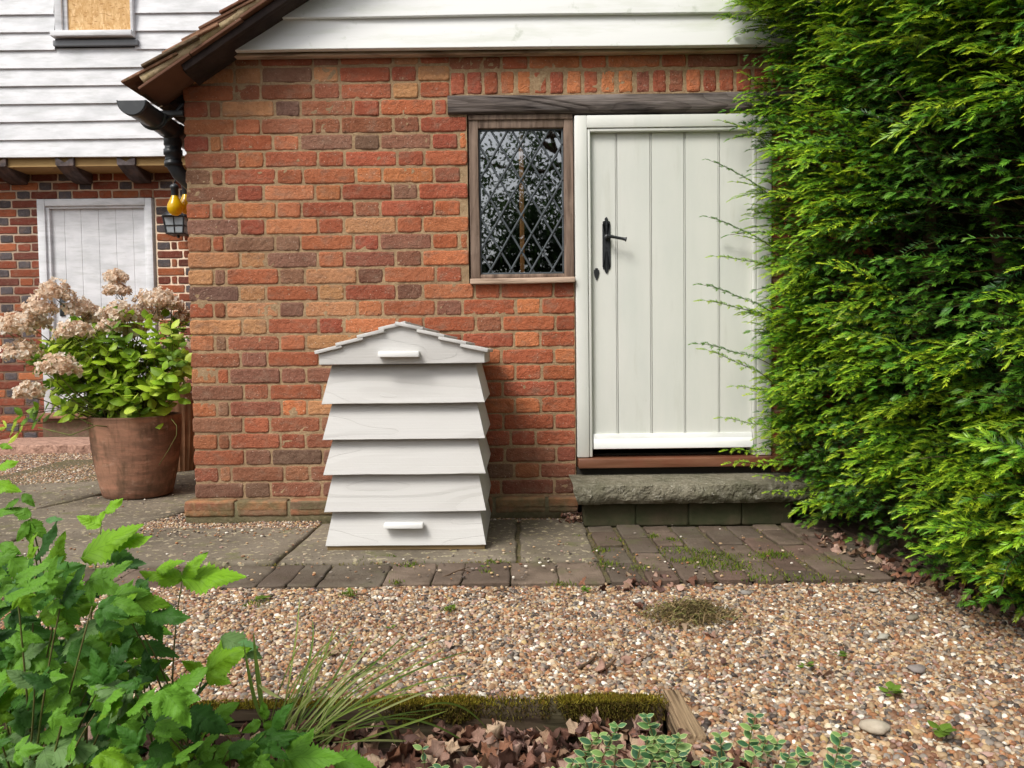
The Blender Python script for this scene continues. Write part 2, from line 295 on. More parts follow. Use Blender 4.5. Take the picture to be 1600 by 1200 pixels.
# ------------------------------------------------------------------ bricks
def brick(acc, o, ax, ay, nn, w_, h_, col, r=.0036, step=.016, depth=.022, rough=.0016, ragged=.0022):
    """one hand-made brick: rounded, slightly ragged front patch plus its edges"""
    nx=max(4,int(w_/step)+1); ny=max(4,int(h_/step)+1)
    gx=np.concatenate([[0,.0025/w_,.008/w_],np.linspace(0,1,nx)[1:-1],[1-.008/w_,1-.0025/w_,1]]) if w_>.04 else np.linspace(0,1,nx)
    gy=np.concatenate([[0,.0025/h_,.008/h_],np.linspace(0,1,ny)[1:-1],[1-.008/h_,1-.0025/h_,1]]) if h_>.04 else np.linspace(0,1,ny)
    gx=np.sort(gx); gy=np.sort(gy)
    X,Y=np.meshgrid(gx*w_,gy*h_,indexing='ij')
    d=np.minimum(np.minimum(X,w_-X),np.minimum(Y,h_-Y)); cd_=np.minimum(X,w_-X)+np.minimum(Y,h_-Y)
    dd=np.clip(np.minimum(d,cd_*.55)/r,0,1); dep=r*(1-np.sqrt(1-(1-dd)**2))
    o=np.asarray(o,float); ax=np.asarray(ax,float); ay=np.asarray(ay,float); nn=np.asarray(nn,float)
    W=o+X[...,None]*ax+Y[...,None]*ay
    k=np.clip(1-d/.014,0,1)
    W=W+ax*(vn(W,55,1)*ragged*k)[...,None]+ay*(vn(W,55,2)*ragged*k)[...,None]
    # pull the corners in
    cx=np.clip(1-np.minimum(X,w_-X)/.012,0,1)*np.clip(1-np.minimum(Y,h_-Y)/.012,0,1)
    W=W+ax*(np.where(X<w_/2,1,-1)*cx*.0028)[...,None]+ay*(np.where(Y<h_/2,1,-1)*cx*.0028)[...,None]
    W=W-nn*(dep+ (vn(W,28,4)*.5+.5)*rough+np.clip(vn(W,70,6)-.35,0,1)*.004*(rough>.001))[...,None]
    acc.grid(W if np.dot(np.cross(ax,ay),nn)>0 else W[::-1],col=np.asarray(col)*(1+.0))
    # rim going back into the joint
    a,b_=W.shape[:2]; ring=np.concatenate([W[:,0],W[-1,1:],W[-2::-1,-1],W[0,-2:0:-1]]); back=ring-nn*depth
    n=len(ring); i=np.arange(n); j=(i+1)%n
    acc.add(np.concatenate([ring,back]),np.stack([i,i+n,j+n,j],-1),col=np.asarray(col)*.9)
PAL=[(SA(158,84,62),5),(SA(176,84,56),5),(SA(188,100,62),4),(SA(194,112,72),3),(SA(146,88,76),5),(SA(140,94,82),3),(SA(196,128,88),3),(SA(112,80,74),.8),(SA(168,72,52),3)]
PALR=[(SA(178,80,54),6),(SA(190,88,54),5),(SA(164,72,52),5),(SA(204,108,62),3),(SA(148,80,66),3),(SA(118,78,68),.6)]
def pick(pal,k=.88):
    c=random.choices([p[0] for p in pal],[p[1] for p in pal])[0]; mn=sum(p[0]*p[1] for p in pal)/sum(p[1] for p in pal); c=mn+(c-mn)*k; g_=c.mean(); c=g_+(c-g_)*.80; c=c*np.array([.98,1.09,.88])
    return c*random.uniform(.88,1.12)*np.array([1,1+random.uniform(-.06,.05),1+random.uniform(-.06,.06)])
SW,HW,J=.2245,.1075,.0095
def course(acc,x0,x1,z0,h,kind,palf,put,flip=False,hcol=None,sj=J,minw=.03):
    """one Flemish course from x0 to x1; kind A: S H S H, kind B: H closer S H S"""
    seq=[]; x=x0
    if kind=='B': seq=[('H',HW),('C',.046)]
    i=0
    while x<x1-.001:
        if i<len(seq): t_,w_=seq[i]
        else:
            k=(i-len(seq))%2; t_,w_=(('S',SW),('H',HW))[k]
        w_*=random.uniform(.97,1.03)
        if x+w_>x1-.035: w_=x1-x
        if w_>=minw:
            c=palf(x+w_/2) if (hcol is None or t_!='H') else hcol()
            put(acc,x,z0+random.uniform(-.0015,.0015),w_,h*random.uniform(.97,1.03),c)
        x+=w_+sj; i+=1

# ================================================================== GROUND (setting)
a=Acc()
xs=np.concatenate([[-60,-20,-9],np.linspace(-6,4,60),[9,20,60]]); ys=np.concatenate([[-60,-20,-9],np.linspace(-6,5,60),[9,20,60]])
X,Y=np.meshgrid(xs,ys,indexing='ij'); Z=-.10+.012*vn(np.stack([X,Y,X*0],-1),2.5)
a.grid(np.stack([X,Y,Z],-1)); tag(a.build('ground',M['soil']),kind='structure')
# gravel sub-base: L-shaped sheet raised above the planting bed
a=Acc()
def sheet(a,x0,x1,y0,y1,z,amp,s=.05,seed=0,skirt=.08,**k):
    nx=max(2,int((x1-x0)/s)); ny=max(2,int((y1-y0)/s)); X,Y=np.meshgrid(np.linspace(x0,x1,nx+1),np.linspace(y0,y1,ny+1),indexing='ij')
    Z=z+amp*fb(np.stack([X,Y,X*0],-1),3,seed)
    if skirt: Z[0,:]=Z[-1,:]=z-skirt; Z[:,0]=Z[:,-1]=z-skirt
    a.grid(np.stack([X,Y,Z],-1),**k)
sheet(a,-7,3.0,-1.80,3.5,-.042,.006); sheet(a,.345,4.0,-6.0,-1.78,-.042,.006,seed=0)
tag(a.build('gravel_ground',M['gravbase']),kind='structure')

# ================================================================== OUTBUILDING
OB=thing('outbuilding',(0,0,0),'red brick outbuilding with leaded window, pale plank door and white boarded gable','building')
TX=random.random
ROWZ=[1.0]
def palf_main(x):
    c=pick(PALR) if random.random()<np.clip((x+.9)/.9,0.05,.95) else pick(PAL)
    if ROWZ[0]<.42:      # splash-stained lower courses
        f=np.clip((.42-ROWZ[0])/.33,0,1)*random.uniform(.3,.75); c=c*(1-f)+SA(104,84,70)*f
    return c
def put_front(acc,x,z,w_,h,c): brick(acc,(x,random.uniform(-.0015,.0015),z),(1,0,0),(0,0,1),(0,-1,0),w_,h,c,depth=.06 if x<-1.4 else .022)
a=Acc(); XL=-1.445; pitch=.0741; Z0=2.019
for k in range(27):
    z1=Z0-pitch*(k-1)-.005 if k else Z0+.066; z0=z1-.0655 if k else Z0+.004
    mid=(z0+z1)/2
    kind='A' if k%2==0 else 'B'
    if k==1: kind='A'
    ROWZ[0]=mid
    xe=-.262 if mid>1.87 else (-.276 if mid>1.795 else (-.187 if mid>1.045 else .284))
    course(a,XL,xe,z0,z1-z0,kind,palf_main,put_front)
    if mid<1.795: course(a,1.168,1.95,z0,z1-z0,kind,palf_main,put_front)
    elif mid<1.88: course(a,1.20,1.95,z0,z1-z0,kind,palf_main,put_front)
# soldier-like headers over the lintel and the stretcher course above
x=-.256
while x<1.5:
    w_=random.uniform(.060,.067); brick(a,(x,random.uniform(-.002,.002),1.884),(1,0,0),(0,0,1),(0,-1,0),w_,.102*random.uniform(.97,1.02),pick(PALR),r=.009,step=.014); x+=w_+random.uniform(.009,.013)
course(a,-.262,1.95,1.996,.056,'A',lambda x:pick(PALR),put_front); course(a,-.262,1.95,2.060,.06,'B',lambda x:pick(PALR),put_front)
wall=a.build('brick_wall',[M['brick']],OB)
# left return wall bricks
a=Acc()
def put_side(acc,y,z,w_,h,c): brick(acc,(XL+random.uniform(-.0015,.0015),y+w_,z),(0,-1,0),(0,0,1),(-1,0,0),w_,h,c,step=.03)
for k in range(27):
    z1=Z0-pitch*(k-1)-.006 if k else Z0+.066; z0=z1-.0645
    course(a,.062,3.28,z0,.0645,'B' if k%2==0 else 'A',lambda x:pick(PAL),put_side)
a.build('side_wall',M['brick'],OB)
a=Acc()
def mort(x0,x1,z0,z1,y=.0040):
    nx=max(2,int((x1-x0)/.012)); nz_=max(2,int((z1-z0)/.012)); X,Zg=np.meshgrid(np.linspace(x0,x1,nx),np.linspace(z0,z1,nz_),indexing='ij')
    Pn=np.stack([X,X*0,Zg],-1); Yg=y+.0022*vn(Pn,60)+.0015*vn(Pn,15,3)
    a.grid(np.stack([X,Yg,Zg],-1))
mort(XL+.006,-.262,1.80,2.14); mort(XL+.006,-.187,1.05,1.80); mort(XL+.006,.286,.07,1.05); mort(-.262,1.95,1.878,2.14); mort(1.17,1.95,.07,1.88)
a.box(XL+.008,-.19,.009,.22,0,2.12); a.box(-.19,.284,.010,.22,0,1.045); a.box(1.172,1.95,.010,.22,0,1.878); a.box(-.19,1.95,.012,.22,1.879,2.12)
a.box(XL+.0085,XL+.2,.22,3.3,0,2.05); a.box(1.75,1.95,.22,3.3,0,2.05)
a.build('mortar_core',M['mortar'],OB)
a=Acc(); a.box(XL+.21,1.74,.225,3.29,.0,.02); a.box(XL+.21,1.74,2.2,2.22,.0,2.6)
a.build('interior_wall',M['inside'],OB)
# plinth
a=Acc(); x=-1.478
while x<.285:
    w_=random.choice([.225,.225,.2]); w_=min(w_,.292-x)
    brick(a,(x,-.042+random.uniform(-.003,.003),.018),(1,0,0),(0,0,1),(0,-1,0),w_,.072,pick(PAL)*.6+SA(120,110,85)*.4,r=.009,depth=.05)
    brick(a,(x,-.044,.088),(1,0,0),(0,1,0),(0,0,1),w_,.046,pick(PAL)*.5+SA(110,100,75)*.5,r=.008,depth=.03)
    x+=w_+.012
a.box(-1.474,.287,-.036,.03,-.05,.082,col=SA(110,100,78))
y=-.03
while y<3.2: brick(a,(-1.478,y+.22,.018),(0,-1,0),(0,0,1),(-1,0,0),.21,.07,pick(PAL)*.6+SA(120,110,85)*.4,step=.04,depth=.04); y+=.235
a.build('plinth',M['plinth'],OB)
# lintel
a=Acc(); nx=70
X=np.linspace(-.27,1.36,nx); rows=[]
zt=1.879+.003*vn(np.stack([X,X*0,X*0],-1),4); zb=1.800-.004*np.sin((X+.27)*1.4)+.003*vn(np.stack([X,X*0,X*0+3],-1),5)
sec=[(0.06,0),(0.0,0),(-.014,.04),(-.018,.12),(-.0185,.5),(-.018,.88),(-.012,.97),(.0,1),(.06,1)]
for yy,f in sec:
    Pn=np.stack([X,np.full(nx,yy),zt*f+zb*(1-f)],-1); Pn[:,1]+=.002*vn(Pn,(20)); Pn[0,0]+=.0; rows.append(Pn)
gr=np.stack(rows,1); a.grid(gr[::-1]); 
e0=gr[0]; a.add(np.concatenate([e0,[e0.mean(0)]]),T=[(len(e0),i,i+1) for i in range(len(e0)-1)])
a.build('lintel',M['lintel'],OB)
# gable weatherboards, cut along the verge
TA=math.atan(.66); SLP=.66
gx0,gz0=-1.318,2.062
def board_row(a,xf0,xf1,z0,hh,yo,yi,lip=.017,seg=.12,wav=.003,seed=0,flat=False):
    """weatherboard: xf0/xf1 give left/right end at a height; bottom edge stands out"""
    n=max(4,int((xf1(z0)-xf0(z0))/seg)); tt=np.linspace(0,1,n+1)
    prof=[(yi+.004,-.001),(yo+.002,-.0005),(yo,.0015),(yo+.0003,.006),(yo*.5+yi*.5,.5*hh),(yi,hh+.02)]
    g_=[]
    for yy,dz in prof:
        x0_=xf0(z0+dz); x1_=xf1(z0+dz); X=x0_+(x1_-x0_)*tt; Pn=np.stack([X,X*0,X*0],-1)
        g_.append(np.stack([X,yy+wav*.5*vn(Pn,2,seed+1),z0+dz+wav*vn(Pn,1.3,seed)],-1))
    a.grid(np.stack(g_,1)[::-1])
a=Acc()
for k in range(8):
    z0=gz0+k*.1375
    board_row(a,lambda z:gx0+(z-gz0)/SLP+.0,lambda z:2.05-(z-gz0)/SLP*.0 if z<2.5 else 2.05-(z-2.5)/SLP,z0,.1375,-.075,-.052,seed=k*3)
a.box(gx0+.02,2.05,-.045,.0,2.075,3.1) if False else None
a.build('gable_boards',M['board_g'],OB,angle=25)
a=Acc(); a.bbox(-1.29,2.0,-.036,.004,2.049,2.068,b=.002,warp=.001,seg=30); a.build('trim_strip',M['sillw'],OB)

# roof
Oe=P(213,112,-.19)              # top edge of the tiling at the eaves
uu=np.array([math.cos(TA),0,math.sin(TA)]); nn_=np.array([-math.sin(TA),0,math.cos(TA)]); yy_=np.array([0,1.0,0])
def RM(u,y,n,tilt=0,yaw=0):
    R=Matrix.Rotation(-TA,4,'Y')@Matrix.Rotation(tilt,4,'Y')@Matrix.Rotation(yaw,4,'Z')
    p=Oe+uu*u+nn_*n; R.translation=Vector((p[0],y,p[2])); return R
roofe=bpy.data.objects.new
a=Acc()
RIDGE=2.3
TC=[SA(134,98,78),SA(118,92,76),SA(148,112,90),SA(100,86,70),SA(126,84,66),SA(90,78,64)]
for i in range(22):
    u=-.065+i*.098 if i else -.07
    for j in range(21):
        y0=-.205+j*.168+(.084 if i%2 else 0)-(.084 if (i%2 and j==0) else 0); wd=.165 if not (i%2 and j==0) else .165
        if i%2 and j==0: y0=-.205+random.uniform(-.008,.008)
        if j>3 and u<2.0 and False: continue
        a.bbox(0,.265,0,wd,-.012,0,b=.003 if j<2 else 0,M=RM(u+random.uniform(-.006,.006),y0+random.uniform(-.003,.003)+(.0 if i%2 and j==0 else 0),random.uniform(-.001,.003)-.001,tilt=rad(6.8),yaw=random.uniform(-.015,.015)),warp=.003,col=random.choice(TC)*random.uniform(.8,1.15))
a.build('roof_tiles',M['tile'],OB,angle=30)
a=Acc()
# far slope of the roof, kept simple
pk=Oe+uu*2.2
a.add([(pk[0],-.2,pk[2]),(pk[0],3.3,pk[2]),(pk[0]+2.0,3.3,pk[2]-1.3),(pk[0]+2.0,-.2,pk[2]-1.3),(pk[0],-.2,pk[2]-.03),(pk[0],3.3,pk[2]-.03),(pk[0]+2.0,3.3,pk[2]-1.33),(pk[0]+2.0,-.2,pk[2]-1.33)],[(0,1,2,3),(7,6,5,4),(0,3,7,4)],col=TC[1])
a.build('far_roof_slope',M['tile'],OB,smooth=False)
a=Acc()
nu=60; U=np.linspace(.0,2.2,nu)
for side in (0,):
    g_=[]
    for (yv,nv) in [(-.02,-.012),(-.180,-.012),(-.194,-.018),(-.197,-.040),(-.192,-.062),(-.02,-.062)]:
        p=Oe+uu*U[:,None]+nn_*nv; p=p.copy(); p[:,1]=yv; p=p+nn_*(vn(p,14,2)*.003)[:,None]+np.array([0,1,0])*(vn(p,12,7)*.005)[:,None]; g_.append(p)
    gg=np.stack(g_,1); a.grid(gg)
    a.add(np.array(list(gg[0])),T=[(0,2,1),(0,3,2),(0,4,3),(0,5,4)])
a.build('verge_bedding',M['bed'],OB)
a=Acc()
for i in range(9):
    u=-.03+i*.262
    a.bbox(0,.258,-.200,.03,-.073,-.062,b=.002,M=RM(u,0,random.uniform(-.003,.002),tilt=rad(.6),yaw=random.uniform(-.01,.01)),warp=.001,col=SA(1,1,1))
a.build('undercloak',M['under'],OB,angle=30)
a=Acc(); a.bbox(.17,2.3,-.176,-.150,-.106,-.075,b=.004,M=RM(0,0,0),warp=.004,seg=30); a.bbox(.16,2.3,-.145,.0,-.100,-.075,b=.003,M=RM(0,0,0),warp=.002,seg=20)
a.build('bargeboard',M['barge'],OB,angle=30)
# soffit, rafters under the eaves and roof deck
a=Acc(); a.bbox(.0,2.25,.035,3.3,-.078,-.064,b=0,M=RM(0,0,0))
for i in range(9): a.bbox(.02,.5,.05+i*.4,.1+i*.4,-.16,-.080,b=.003,M=RM(0,0,0))
a.build('rafters',M['barge'],OB,smooth=False)
# gutter
GC=P(205,157,-.20); gcx,gcz=GC[0],GC[2]; gr_=.058
gut=Acc(); th=np.linspace(math.pi*1.0,math.pi*2.0,17)
ysg=np.linspace(-.20,3.25,10)
prof=[(math.cos(t_)*gr_,math.sin(t_)*gr_) for t_ in th]+[(math.cos(t_)*(gr_-.004),math.sin(t_)*(gr_-.004)) for t_ in th[::-1]]
g_=np.array([[(gcx+px_,yv,gcz+pz_-0.012*(yv>2)) for px_,pz_ in prof] for yv in ysg]); gut.grid(g_)
gut.add([(gcx+px_,-.201,gcz+pz_) for px_,pz_ in prof[:17]]+[(gcx,-.201,gcz)],T=[(17,i,i+1) for i in range(16)])
# raised collar round the stop end and a union further back
for yc,wd in ((-.20,.03),(-.02,.05),(.14,.09)):
    rr=gr_+.004; gg=np.array([[(gcx+math.cos(t_)*rr*f,yv,gcz+math.sin(t_)*rr*f+.002) for t_ in th] for yv,f in ((yc,.9),(yc,1),(yc+wd,1),(yc+wd,.9))]); gut.grid(gg)
go=gut.build('gutter',M['black'],OB)
a=Acc(); ox,oy=gcx+.0,.19
a.lathe((ox,oy,gcz-.052),[(.040,.0),(.040,-.03),(.036,-.034),(.036,-.05),(.042,-.052),(.042,-.075),(.036,-.078),(.036,-.1)][::-1],n=20)
q0=np.array([ox,oy,gcz-.14])
pts=[q0,q0+[0,0,-.03],q0+[.02,.01,-.07],q0+[.06,.05,-.115],q0+[.12,.10,-.15],q0+[.17,.15,-.18],q0+[.19,.17,-.22]]
a.tube(pts,[.034]*7,n=18); a.lathe(q0+[0,0,-.03],[(.036,-.01),(.04,-.01),(.04,.012),(.036,.012)],n=18)
a.tube([pts[-1],[pts[-1][0],pts[-1][1],.05]],.034,n=16)
a.build('downpipe',M['black'],OB)
a=Acc(); a.bbox(gcx+.02,XL,-.01,.012,gcz-.005,gcz+.018,b=.002); a.tube([(gcx+.06,0,gcz-.02),(gcx+.09,0,gcz-.0),(XL,0,gcz+.05)],.008,n=8)
a.tube([(gcx+math.cos(t_)*(gr_+.004),.0,gcz+math.sin(t_)*(gr_+.004)) for t_ in th],.006,n=6)
a.build('gutter_bracket',M['black'],OB)

# ---- window
WS=.016
wx0,wx1,wz0,wz1=-.181,.286,1.053,1.792
gx_0,gx_1,gz_0,gz_1=-.137,.243,1.092,1.740
a=Acc()
a.bbox(wx0,gx_0,-.004+WS,.09,wz0+.02,wz1,b=.006,warp=.002,seg=10); a.bbox(gx_1,wx1,-.004+WS,.09,wz0+.02,wz1,b=.006,warp=.002,seg=10)
a.bbox(gx_0-.001,gx_1+.001,-.002+WS,.09,gz_1,wz1-.001,b=.006,warp=.001); a.bbox(gx_0-.001,gx_1+.001,-.002+WS,.09,wz0+.02,gz_0,b=.006,warp=.001)
a.bbox(wx0-.0,wx1-.002,-.004+WS*.5,.03,wz1-.016,wz1+.006,b=.003)
wf=a.build('window',M['oak'],OB,angle=30)
a=Acc(); a.bbox(wx0-.002,wx1+.001,-.034,.05,wz0-.006,wz0+.018,b=.004,warp=.004,seg=16); a.build('sill',M['sillw'],wf,angle=30)
a=Acc(); cy=.034
ix0,ix1,iz0,iz1=gx_0+.004,gx_1-.004,gz_0+.004,gz_1-.004
for (b0,b1,b2,b3) in ((gx_0-.001,ix0+.004,gz_0,gz_1),(ix1-.004,gx_1+.001,gz_0,gz_1),(gx_0,gx_1,gz_0-.001,iz0+.004),(gx_0,gx_1,iz1-.004,gz_1+.001)):
    a.bbox(b0,b1,cy-.006,cy+.006,b2,b3,b=.002)
hxs,vzs=.0468,.0795     # half spacings of the lattice
nx0=P(767,421,cy)[0]; nz0=P(767,421,cy)[2]
def clipseg(p,q):
    t0,t1=0,1; d=(q[0]-p[0],q[1]-p[1])
    for dd,lo,hi,pp in ((d[0],ix0,ix1,p[0]),(d[1],iz0,iz1,p[1])):
        if abs(dd)<1e-9:
            if pp<lo or pp>hi: return None
        else:
            u0,u1=(lo-pp)/dd,(hi-pp)/dd
            if u0>u1: u0,u1=u1,u0
            t0=max(t0,u0); t1=min(t1,u1)
    if t1<=t0+.002: return None
    return (p[0]+d[0]*t0,p[1]+d[1]*t0),(p[0]+d[0]*t1,p[1]+d[1]*t1)
for s_ in (1,-1):
    for k in range(-14,15):
        xk=nx0+2*k*hxs; p=(xk-s_*hxs*14,nz0-vzs*14); q=(xk+s_*hxs*14,nz0+vzs*14)
        c=clipseg(p,q)
        if not c: continue
        (xa,za),(xb,zb_)=c; n=12; T_=np.linspace(0,1,n); X=xa+(xb-xa)*T_; Zc=za+(zb_-za)*T_
        Pn=np.stack([X,X*0,Zc],-1); X=X+.0012*vn(Pn,14,k); 
        dx=(zb_-za);dz=-(xb-xa); l=math.hypot(dx,dz);dx/=l;dz/=l; hw=.0046
        ya=cy-.005-(.0012 if s_>0 else 0)
        g_=[np.stack([X+dx*o_*hw,np.full(n,yv),Zc+dz*o_*hw],-1) for o_,yv in ((-1,cy),(-1,ya+.002),(-.5,ya),(.5,ya),(1,ya+.002),(1,cy))]
        a.grid(np.stack(g_,1) )
for i in range(-10,12):
    for j in range(0,12):
        x=nx0+i*hxs; z=nz0+j*vzs
        if (i+j)%2==0 and ix0<x<ix1 and iz0<z<iz1: a.lathe((x,cy-.0065,z),[(.0001,.003),(.004,.0025),(.006,.0)],n=8,axis=(0,-1,0))
a.build('lead_lattice',M['lead'],wf,angle=50)
def clip(poly,ax,v,keep):
    o_=[]
    for i in range(len(poly)):
        p,q=poly[i],poly[(i+1)%len(poly)]; ip=(p[ax]-v)*keep>=0; iq=(q[ax]-v)*keep>=0
        if ip: o_.append(p)
        if ip!=iq:
            t_=(v-p[ax])/(q[ax]-p[ax]); o_.append((p[0]+(q[0]-p[0])*t_,p[1]+(q[1]-p[1])*t_))
    return o_
a=Acc()
for i in range(-12,14):
    for j in range(-1,12):
        if (i+j)%2==0: continue
        x=nx0+i*hxs; z=nz0+j*vzs; poly=[(x-hxs,z),(x,z-vzs),(x+hxs,z),(x,z+vzs)]
        for ax_,v_,k_ in ((0,ix0,1),(0,ix1,-1),(1,iz0,1),(1,iz1,-1)):
            if poly: poly=clip(poly,ax_,v_,k_)
        if len(poly)<3: continue
        tx,tz=random.gauss(0,.004),random.gauss(0,.004)
        V=[(p[0],cy+.001+tx*(p[0]-x)+tz*(p[1]-z),p[1]) for p in poly]; V.append(tuple(np.mean(V,0))); n=len(poly)
        a.add(V,T=[(n,k_,(k_+1)%n) for k_ in range(n)])
a.build('glass_panes',M['glass'],wf,smooth=False)
a=Acc(); bx=P(815,300,.07)[0]; a.bbox(bx-.0105,bx+.0105,.066,.09,gz_0-.01,gz_1,b=.003); a.build('wooden_bar',M['bar'],wf,angle=30)

# ---- door
a=Acc()
dx0,dx1,dz0,dz1=.291,1.166,.262,1.785
lx0,lx1,lz1=.360,1.088,1.716
for (x0,x1,z0,z1) in ((dx0,lx0-.014,dz0,dz1),(lx1+.014,dx1,dz0,dz1)): a.bbox(x0,x1,-.012,.11,z0,z1,b=.004,warp=.0006,seg=6)
a.bbox(lx0-.0145,lx1+.0145,-.0115,.11,lz1+.014,dz1,b=.003)
for (x0,x1,z0,z1) in ((lx0-.0125,lx0+.001,dz0,lz1+.0125),(lx1-.001,lx1+.0125,dz0,lz1+.0125),(lx0-.0005,lx1+.0005,lz1-.001,lz1+.0125)): a.bbox(x0,x1,-.006,.11,z0,z1,b=.004)
df=a.build('door_frame',M['door'],OB,angle=30)
a=Acc(); gro=[P(965,450,.02)[0],P(1018.5,450,.02)[0],P(1071,450,.02)[0],P(1124.5,450,.02)[0]]
prof=[]; yd=.020
prof.append((lx0+.002,yd+.03)); prof.append((lx0+.002,yd))
for g0 in gro: prof+= [(g0-.0085,yd),(g0-.0078,yd+.007),(g0-.0062,yd+.007),(g0-.0055,yd+.0005),(g0-.0018,yd+.0005),(g0-.0012,yd+.009),(g0+.0012,yd+.009),(g0+.002,yd)]
prof.append((lx1-.002,yd)); prof.append((lx1-.002,yd+.03))
zb0=P(925,702,-.01)[2]; zs=np.linspace(zb0+.004,lz1-.002,14)
g_=np.array([[(px_,py_+.0007*vn(np.array([px_,0,z]),6),z) for px_,py_ in prof] for z in zs]); a.grid(g_[::-1])
a.box(lx0+.002,lx1-.002,yd+.012,yd+.04,zb0+.004,lz1-.002)
dl=a.build('door',M['door'],OB,smooth=False)
a=Acc(); wbx0,wbx1=lx0+.006,lx1-.004; zt0=P(925,679,-.01)[2]
pr=[(yd,zt0),(yd-.010,zt0-.001),(yd-.014,zt0-.010),(yd-.016,zt0-.022),(yd-.026,zt0-.032),(yd-.032,zt0-.040),(yd-.033,zb0+.002),(yd-.030,zb0),(yd,zb0)]
a.grid(np.array([[(x,y,z) for y,z in pr] for x in np.linspace(wbx0,wbx1,8)])[::-1])
for xx,o_ in ((wbx0,1),(wbx1,-1)):
    V=[(xx,y,z) for y,z in pr]; a.add(V,T=[(0,i,i+1)[::o_] for i in range(1,len(pr)-1)])
a.build('weather_bar',M['door_w'],dl,angle=35)
# iron lever plate
def flatshape(a,out,y0,th,**k):   # outline in x,z extruded along -y
    n=len(out); F=[(x,y0-th,z) for x,z in out]; Bk=[(x,y0,z) for x,z in out]; c=np.mean(F,0)
    a.add(F+Bk+[tuple(c)],[(i,(i+1)%n,n+(i+1)%n,n+i) for i in range(n)],[(2*n,(i+1)%n,i) for i in range(n)],**k)
pcx=P(947.5,383,yd)[0]; zt_=P(947,339,yd)[2]; zb_=P(947,428,yd)[2]; H_=zt_-zb_
def mir(h): return h+[(-x,z) for x,z in h[::-1]]
half=[(0,1.0),(.006,.975),(.0075,.955),(.004,.94),(.006,.93),(.014,.925),(.0165,.91),(.013,.893),(.008,.885),(.018,.875),(.0185,.12),(.010,.112),(.0155,.10),(.0165,.09),(.012,.077),(.006,.07),(.0045,.06),(.008,.045),(.006,.025),(0,0)]
a=Acc(); sh=[(x,zb_+z*H_) for x,z in half]; sh=sh+[(-x,z) for x,z in sh[::-1][1:-1]]; flatshape(a,[(pcx+x,z) for x,z in sh],yd,.004)
lz=P(947,371,yd)[2]; hp=a; 
a.lathe((pcx+.003,yd-.004,lz),[(.0,.05),(.008,.05),(.008,.012),(.012,.01),(.013,.0)],n=14,axis=(0,-1,0))
e1=P(979,374,yd-.05)[0]; e1z=P(979,374,yd-.05)[2]; s0=np.array([pcx+.001,yd-.048,lz])
L_=np.array([e1-s0[0],0,e1z-s0[2]]); 
a.tube([s0-L_*.04,s0+L_*.1,s0+L_*.4,s0+L_*.8,s0+L_*.93,s0+L_*.97,s0+L_*1.0],[.008,.008,.0066,.0068,.0078,.0112,.0095],n=12)
a.lathe((pcx+.001,yd-.0045,P(947,392,yd)[2]),[(.0001,.0006),(.005,.0006),(.0055,0)],n=10,axis=(0,-1,0))
a.build('door_handle',M['iron'],dl,angle=40)
a=Acc(); ecx,ezt,ezb=P(932,420,yd)[0],P(932,419,yd)[2],P(932,438,yd)[2]; h_=ezt-ezb
half=[(0,1),(.006,.98),(.006,.9),(.0035,.86),(.0115,.84),(.012,.6),(.009,.35),(.004,.1),(0,0)]
sh=[(ecx+x,ezb+z*h_) for x,z in half]+[(ecx-x,ezb+z*h_) for x,z in half[::-1][1:-1]]; flatshape(a,sh,yd,.004); a.build('keyhole_cover',M['iron'],dl,smooth=False)
a=Acc(); a.bbox(.293,1.30,-.052,.11,.218,.259,b=.004,warp=.001,seg=8); a.build('threshold',M['thresh'],OB,angle=30)
a=Acc(); a.box(.29,1.17,.0,.2,.0,.215); a.box(.355,1.09,.06,.11,.26,.268); a.build('sub_sill',M['inside'],OB,smooth=False)

# ================================================================== STONE STEP
SS=thing('stone_step',(.75,-.15,0),'rough mossy stone doorstep slab on dark bricks below the big white door','step')
bx0=P(893,760,-.25)[0]; bx1=1.32
nx=190; X=np.linspace(bx0,bx1,nx); zt=.183; zb=.096; yf=-.275
sec=[(.0,zt),(-.10,zt),(-.20,zt-.002),(-.264,zt-.005),(-.270,zt-.008),(-.273,zt-.018),(-.274,zt-.028),(-.275,zt-.038),(-.275,zt-.048),(-.272,zt-.058),(-.268,zt-.068),(-.262,zt-.076),(-.250,zb),(-.15,zb-.002),(0,zb-.002)]
g_=[]
for q,(yy,zz) in enumerate(sec):
    Pn=np.stack([X,np.full(nx,yy),np.full(nx,zz)],-1); am=.011 if 4<=q<=12 else .002
    Pn=Pn+np.stack([0*X,am*fb(Pn,24,2),(.004 if 4<=q<=12 else .002)*fb(Pn,22,5)],-1); g_.append(Pn)
gg=np.stack(g_,1); ins=np.array([.0,.006,.02]) 
a=Acc()
for i in range(len(sec)):   # taper the left end to a ragged shape
    gg[0,i,0]+=.012+.01*vn(gg[0,i],30); gg[0,i,0]+= .03*max(0,i-6)/8; gg[1:9,i,0]+=.03*max(0,i-6)/8
a.grid(gg[::-1]); a.add(np.concatenate([gg[0],[gg[0].mean(0)]]),T=[(len(sec),i,i+1) for i in range(len(sec)-1)])
e=gg[-1]; a.add(np.concatenate([e,[e.mean(0)]]),T=[(len(sec),i+1,i) for i in range(len(sec)-1)])
a.build('slab',M['stone'],SS,angle=28)
a=Acc(); x=P(912,805,-.2)[0]; xe=P(1237,805,-.2)[0]
while x<xe-.02:
    w_=min(.222,xe-x); brick(a,(x,-.205+random.uniform(-.003,.003),-.01),(1,0,0),(0,0,1),(0,-1,0),w_,.100,SA(84,76,60)*random.uniform(.85,1.15),r=.004,depth=.06); x+=w_+.004
